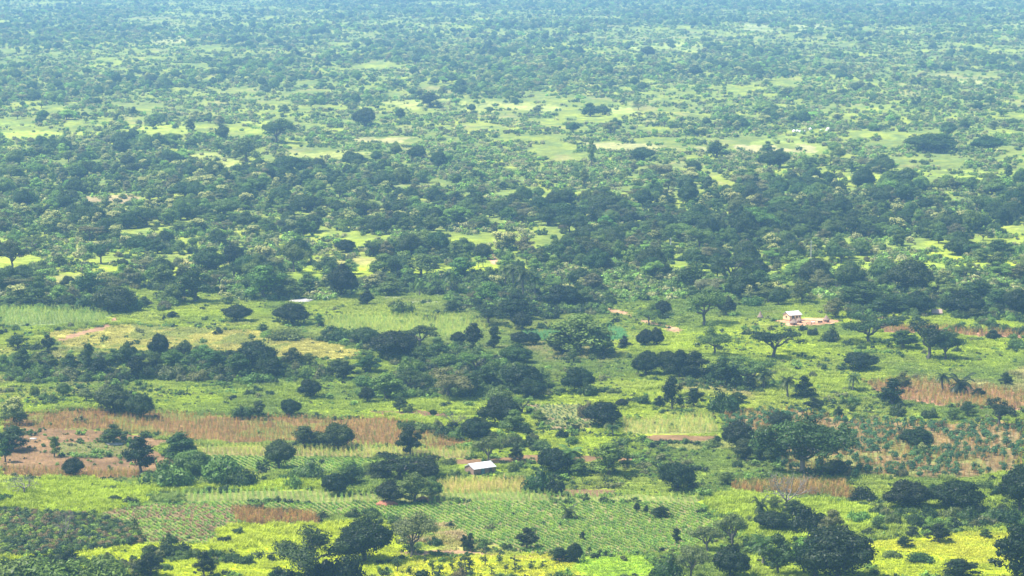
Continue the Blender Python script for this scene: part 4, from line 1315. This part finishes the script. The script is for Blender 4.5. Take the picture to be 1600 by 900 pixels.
# low scrub filling the gaps under the far trees, and weeds over the open land
WEED = protos(p_weed, range(801, 805), 'weed')
def undergrowth():
    n = 150000; D = 1020+(6600-1020)*rng.uniform(size=n)**1.7; x = rng.uniform(-.2, .2, n)*D; px, py = proj(x, D)
    k = fbm(x, D*.5, 24, 61, 3); keep = (k > .45) & (py < 470) & (rng.uniform(size=n) < np.where(py > 300, .6, .8))
    jx, jy = hjit(px, py, x, D)
    for nm, col, poly in ZONES: keep &= ~(inpoly(jx, jy, poly) & (rng.uniform(size=n) > (.3 if nm.startswith('clearing') else .06)))
    x, D = x[keep], D[keep]; m = len(x)
    t = TC[rng.choice([1, 2, 2, 3, 3, 4, 5], m)]*rng.uniform(.9, 1.9, (m, 1)); cr_ = rng.uniform(size=m) < .16; t[cr_] = np.array([.34, .34, .12])*rng.uniform(.7, 1.2, (cr_.sum(), 1))
    scatter('undergrowth', 'low scattered scrub between the far woodland trees', 'undergrowth', WEED, x, D, gh(x, D), rng.integers(0, 4, m), rng.uniform(0, 6.28, m), rng.uniform(1.0, 3.6, m)*rng.uniform(.7, 1, m), t)
undergrowth()
def weeds():
    n = 48000; px = rng.uniform(-80, 1680, n); py = 462+(910-462)*rng.uniform(size=n); x, y, z = P(px, py)
    k = fbm(x, y*.6, 18, 65, 4); keep = rng.uniform(size=n) < sstep(.40, .72, k)*.9+.03
    jx, jy = hjit(px, py, x, y)
    for nm, col, poly in ZONES:
        p = .3 if nm.startswith(('bare', 'sparse', 'orange', 'tilled')) else .02 if nm.startswith(('lime', 'yard', 'path', 'rice', 'rows')) else .05
        keep &= ~(inpoly(jx, jy, poly) & (rng.uniform(size=n) > p))
    x, y, z, py = x[keep], y[keep], z[keep], py[keep]; m = len(x)
    t = TC[rng.choice([0, 1, 1, 2, 2, 3, 3, 4], m)]*rng.uniform(.8, 1.5, (m, 1))
    s = rng.uniform(.35, 1.0, m)*(1+1.4*(rng.uniform(size=m) > .93))
    xx = np.concatenate([x, FX[restF]]); yy = np.concatenate([y, FY[restF]])
    s = np.concatenate([s, fs[restF]*1.0]); t = np.concatenate([t, TC[rng.choice([0, 1, 2], len(restF))]])
    m = len(xx)
    scatter('weeds', 'low dark green weeds and seedlings dotted over the open grass', 'weeds', WEED, xx, yy, gh(xx, yy), rng.integers(0, 4, m), rng.uniform(0, 6.28, m), s, t)
weeds()
THICK = [('long left thicket', [(0,562),(130,556),(300,552),(440,562),(500,575),(520,590),(430,602),(300,596),(0,600)], 1.0),
 ('central thicket', [(515,522),(640,530),(760,556),(850,590),(862,620),(700,624),(560,622),(560,600),(640,580)], 1.1),
 ('thicket behind the long hut', [(1310,455),(1600,455),(1600,510),(1490,512),(1485,488),(1445,486),(1440,505),(1330,500)], 1.2),
 ('hedge above the shed', [(622,662),(700,668),(790,684),(860,698),(850,706),(760,692),(630,674)], .8),
 ('thicket below the dome-tree pair', [(1350,800),(1420,800),(1600,804),(1600,826),(1480,826),(1360,838)], .8),
 ('palm grove', [(560,432),(860,430),(960,466),(950,492),(860,500),(740,490),(700,478),(560,462)], 1.1),
 ('hedge left of the dirt path', [(0,470),(150,470),(232,478),(236,492),(140,490),(0,482)], .9),
 ('trees near the open crooked tree', [(1010,575),(1200,580),(1240,600),(1180,618),(1100,612),(1020,596)], .8),
 ('bottom left trees', [(0,876),(200,872),(420,868),(430,882),(280,884),(240,910),(0,910)], .8)]
for nm, poly, sc0 in THICK:
    wx, wy, _ = P(np.array([p[0] for p in poly]), np.array([p[1] for p in poly])); ar = (wx.max()-wx.min())*(wy.max()-wy.min())
    n = int(ar/7); x = rng.uniform(wx.min(), wx.max(), n); y = rng.uniform(wy.min(), wy.max(), n); px, py = proj(x, y); jx, jy = hjit(px, py, x, y)
    k = inpoly(jx, jy, poly) & (fbm(x, y*.6, 15, 301, 3) > .38)
    for bx0, bx1, by0, by1 in ((455, 530, 462, 490), (600, 700, 462, 492)): k &= ~((px > bx0) & (px < bx1) & (py > by0) & (py < by1))
    x, y = x[k], y[k]; m = len(x); pr = PR['B']+WEED; ix = rng.integers(0, len(pr), m)
    s = np.where(ix < 6, rng.uniform(.45, 1.0, m), rng.uniform(1.0, 2.6, m))*sc0
    scatter('scrub', 'tangled dark green scrub filling the '+nm, 'scrub', pr, x, y, gh(x, y), ix, rng.uniform(0, 6.28, m), np.stack([s, s, s*rng.uniform(.8, 1.4, m)], 1), TC[rng.choice([0, 1, 1, 2, 2, 3, 4], m)]*rng.uniform(.8, 1.3, (m, 1)))

def margins():
    xs, ys = [], []
    for nm, col, poly in ZONES:
        if nm.startswith(('clearing', 'yard', 'path', 'yellow', 'bare_yard', 'strip_e', 'maize_a', 'maize_b', 'rows_far', 'green_a', 'tan', 'dry_patch')): continue
        wx, wy, _ = P(np.array([p[0] for p in poly]), np.array([p[1] for p in poly])); n = len(wx)
        for i in range(n):
            j = (i+1) % n; L = math.hypot(wx[j]-wx[i], wy[j]-wy[i]); k = int(L/.9)+1; t = rng.uniform(size=k)
            xs.append(wx[i]+(wx[j]-wx[i])*t+rng.normal(0, .8, k)); ys.append(wy[i]+(wy[j]-wy[i])*t+rng.normal(0, 1.0, k))
    x = np.concatenate(xs); y = np.concatenate(ys); px, py = proj(x, y)
    k = ~((px > 715) & (px < 785) & (py > 724) & (py < 756)) & (fbm(x, y, 14, 411, 3) > .55) & (px > -60) & (px < 1660) & (py < 908) & ~((px > 1200) & (px < 1320) & (py > 490) & (py < 512)); x, y = x[k], y[k]; m = len(x)
    scatter('field_margin', 'rank green weeds lining the edges of the fields', 'weeds', WEED, x, y, gh(x, y), rng.integers(0, 4, m), rng.uniform(0, 6.28, m), rng.uniform(.5, 1.5, m), TC[rng.choice([0, 1, 2, 2, 3, 3], m)]*rng.uniform(.9, 1.5, (m, 1)))
margins()

# grass tufts over the near farmland
GR = protos(p_grass, range(901, 904), 'grass_patch')
GT = protos(p_grass, range(911, 914), 'tall_grass_patch', hgt=1.25, n=70, w=.14)
NOGRASS = ('dry', 'bare', 'path', 'yard', 'rows', 'ploughed', 'tilled', 'sparse', 'cassava', 'strip', 'mixed', 'maize', 'green_a', 'rice', 'clearing')
def grass():
    D = 600.0; X, Y = [], []
    while D < 1135:
        half = D*.192; s = 3.5; xs = np.arange(-half, half, s)+rng.uniform(0, s); X.append(xs); Y.append(np.full(len(xs), D)); D += 3.6
    X = np.concatenate(X); Y = np.concatenate(Y); X += rng.uniform(-1, 1, len(X)); Y += rng.uniform(-1, 1, len(Y))
    px, py = proj(X, Y); jx, jy = hjit(px, py, X, Y); keep = np.ones(len(X), bool); tall = fbm(X, Y*.5, 26, 77, 4) > .56
    for nm, col, poly in ZONES:
        m = inpoly(jx, jy, poly)
        if nm.startswith(NOGRASS): keep &= ~m
        if nm in ('lime_strip', 'grass_mid_right'): tall |= m
        if nm in ('orange_grass', 'lime_right'): tall &= ~m
    for bx0, bx1, by0, by1 in ((1226, 1256, 492, 509), (722, 778, 727, 752), (1455, 1472, 490, 495)):
        keep &= ~((px > bx0) & (px < bx1) & (py > by0) & (py < by1))
    X, Y, tall = X[keep], Y[keep], tall[keep]; m = len(X)
    t = ground_colour(X, Y)*np.array([1.22, 1.24, 1.2]); t = t*rng.uniform(.85, 1.15, (m, 1))
    ix = np.where(tall, 3+rng.integers(0, 3, m), rng.integers(0, 3, m))
    sc = np.stack([np.full(m, 1.0), np.full(m, 1.0), rng.uniform(.7, 1.3, m)], 1)
    scatter('grass', 'lush yellow-green grass tufts covering the open farmland', 'grass', GR+GT, X, Y, gh(X, Y), ix, rng.choice([0, 1.5708, 3.1416, 4.712], m), sc, t)
grass()

# crops
MZ = protos(p_maize, range(1001, 1005), 'maize_plant'); RC = protos(p_rowcrop, range(1011, 1014), 'row_crop_plant'); CS = protos(p_cassava, range(1021, 1024), 'cassava_plant')
def crop(name, label, cat, zones, prots, dx, dy, ang, jit, scale, cols, miss=.05, skipn=0.0, zscale=1.0):
    xs, ys = [], []
    for zn in zones:
        poly = ZD[zn]; wx, wy, _ = P(np.array([p[0] for p in poly]), np.array([p[1] for p in poly]))
        cx, cy = (wx.min()+wx.max())/2, (wy.min()+wy.max())/2; R_ = math.hypot(wx.max()-wx.min(), wy.max()-wy.min())/2+2
        a = np.arange(-R_, R_, dx); b = np.arange(-R_, R_, dy); A, B_ = np.meshgrid(a, b); A = A.ravel(); B_ = B_.ravel()
        A = A+rng.normal(0, jit, len(A)); B_ = B_+rng.normal(0, jit, len(B_))
        X = cx+A*math.cos(ang)-B_*math.sin(ang); Y = cy+A*math.sin(ang)+B_*math.cos(ang)
        k = (Y > wy.min()-3) & (Y < wy.max()+3) & (X > wx.min()-3) & (X < wx.max()+3); X, Y = X[k], Y[k]
        k = in_zone(zn, X, Y) & (rng.uniform(size=len(X)) > miss)
        if skipn > 0: k &= fbm(X, Y, 7, 201, 3) > skipn
        xs.append(X[k]); ys.append(Y[k])
    X = np.concatenate(xs); Y = np.concatenate(ys); m = len(X)
    C_ = np.array(cols)[rng.integers(0, len(cols), m)]*rng.uniform(.8, 1.2, (m, 1))*(.75+.5*fbm(X, Y, 12, 207, 3))[:, None]
    s = scale*rng.uniform(.75, 1.2, m); S = np.stack([s, s, s*zscale*rng.uniform(.85, 1.1, m)], 1)
    rot = ang+rng.normal(0, .15, m) if prots is RC else rng.uniform(0, 6.28, m)
    scatter(name, label, cat, prots, X, Y, gh(X, Y), rng.integers(0, len(prots), m), rot, S, C_)
DC = [(.33, .165, .035), (.37, .215, .05), (.22, .115, .03), (.20, .20, .03), (.43, .29, .08), (.13, .18, .03)]
YC = [(.42, .42, .08), (.34, .42, .06), (.48, .40, .10), (.24, .34, .05)]
GC = [(.18, .31, .03), (.25, .37, .035), (.12, .24, .03)]
crop('dry_maize', 'rust-brown dried maize stalks in the wide left and centre strip', 'maize crop', ['dry_maize'], MZ, 1.1, 1.0, .1, .25, .66, DC, .15)
crop('dry_maize', 'thin row of dry stalks between the left ploughed plot and lime grass', 'maize crop', ['dry_row'], MZ, 1.1, 1.2, .1, .25, .75, DC, .1)
crop('dry_stubble', 'thin dry stubble and weeds left on the ploughed plot at left', 'stubble', ['bare_left'], MZ, 1.5, 1.5, .1, .4, .3, DC+[(.14, .2, .04)], .3)
crop('dry_maize', 'small rectangular block of rusty dry stalks beside the green rows', 'maize crop', ['dry_patch'], MZ, .8, .9, .1, .1, .8, DC[:3])
crop('dry_maize', 'orange dry maize patch behind the bare pale tree', 'maize crop', ['dry_d'], MZ, .8, .9, .1, .2, .95, DC)
crop('dry_maize', 'reddish dry maize field right of the lone small palm', 'maize crop', ['dry_right', 'strip_e'], MZ, 1.2, 1.1, .1, .3, .9, DC, .12)
crop('young_maize', 'yellow-green maize strip between dry maize and green rows, left of centre', 'maize crop', ['maize_a'], MZ, 1.25, .9, .15, .08, .78, YC, .03)
crop('young_maize', 'yellowing maize plot right in front of the tin-roofed shed', 'maize crop', ['maize_b'], MZ, .85, .95, .1, .2, .78, [(.46, .40, .10), (.42, .40, .08), (.36, .38, .06), (.5, .36, .14)], .05)
crop('young_maize', 'bright maize edge rows along the far side of the big row field', 'maize crop', ['rows_far'], MZ, 1.45, 1.3, .12, .08, .72, [(.28, .42, .06), (.36, .44, .07), (.2, .34, .05)], .03)
crop('young_maize', 'pale maize plot right of the dark dome tree by the brown plot', 'maize crop', ['maize_c'], MZ, 1.0, 1.1, .1, .2, .8, YC)
crop('green_maize', 'blue-green maize field left of the dirt path', 'maize crop', ['maize_left'], MZ, 1.2, 1.2, .2, .15, .95, [(.28, .36, .05), (.35, .41, .06), (.18, .29, .04)])
crop('green_maize', 'long pale green maize field in front of the rock slabs', 'maize crop', ['maize_centre'], MZ, 1.2, 1.3, .2, .2, 1.0, [(.30, .37, .05), (.40, .43, .06), (.2, .30, .04)])
crop('green_maize', 'narrow green crop strip behind the huge central tree', 'maize crop', ['green_strip'], MZ, 1.1, 1.1, .2, .2, .9, [(.10, .25, .08), (.13, .28, .09)])
crop('green_rows', 'big field of leafy green crop in neat slanting rows', 'row crop', ['rows'], RC, 1.35, 1.15, .42, .07, 1.0, GC, .05)
crop('green_rows', 'small plot of low green rows below the yellow maize strip', 'row crop', ['green_a'], RC, 1.4, 1.2, .42, .08, .9, GC, .06)
crop('sparse_rows', 'thin mixed crop rows on brown soil left of the big row field', 'row crop', ['mixed'], RC, 1.15, 1.15, .42, .15, .9, GC+[(.22,.2,.07),(.26,.15,.07)], .15)
crop('sparse_rows', 'sparse seedlings on the brown plot beside the dark dome tree', 'row crop', ['sparse_c'], RC, 1.4, 1.3, .3, .3, .8, [(.16, .2, .07), (.1, .17, .05)], .3)
crop('low_weeds', 'patchy green seedlings on the left ploughed plot', 'seedlings', ['bare_left_green', 'tilled_d'], RC, 1.5, 1.6, .3, .4, .5, GC, .35)
crop('cassava', 'dark leafy cassava plot in the bottom left corner', 'cassava crop', ['cassava_dark'], CS, 1.45, 1.4, .3, .3, 1.15, [(.05, .085, .03), (.08, .12, .03), (.22, .30, .035), (.04, .07, .03), (.20, .15, .06), (.12, .18, .03)], .06)
crop('cassava', 'rounded green cassava bushes among dry stalks on the right', 'cassava crop', ['mixed_right'], CS, 3.2, 3.0, .2, .9, 1.5, [(.06, .14, .045), (.08, .17, .05), (.05, .11, .04)], .15, .40)
crop('dry_stalks', 'orange dry stalks standing among the cassava on the right', 'maize crop', ['mixed_right'], MZ, 1.6, 1.6, .1, .4, .85, DC, .25)
crop('rice', 'bright yellow ripening rice plot at the bottom centre', 'rice crop', ['rice_yellow', 'yellow_right'], [GR[0], GR[1]], 3.3, 3.3, 0, .3, 1.0, [(.46, .46, .02), (.40, .45, .02)], 0)
crop('rice', 'lime green rice plot right of the yellow one', 'rice crop', ['rice_lime'], [GR[1], GR[2]], 3.3, 3.3, 0, .3, 1.0, [(.26, .40, .02), (.3, .42, .02)], 0)
crop('tall_reeds', 'yellow-brown tall grass mound below the crop rows', 'tall grass', ['tan_mound'], [GT[0], GT[1]], 3.0, 3.0, 0, .3, 1.1, [(.36, .34, .08), (.40, .30, .12), (.3, .36, .05)], 0)
print('ENT', len(ENT), 'trees', sum(1 for e in ENT if CAT.get(e[0], 'tree') == 'tree'), 'bush', sum(1 for e in ENT if e[0] == 'B'), 'woods', int(sel.sum()))
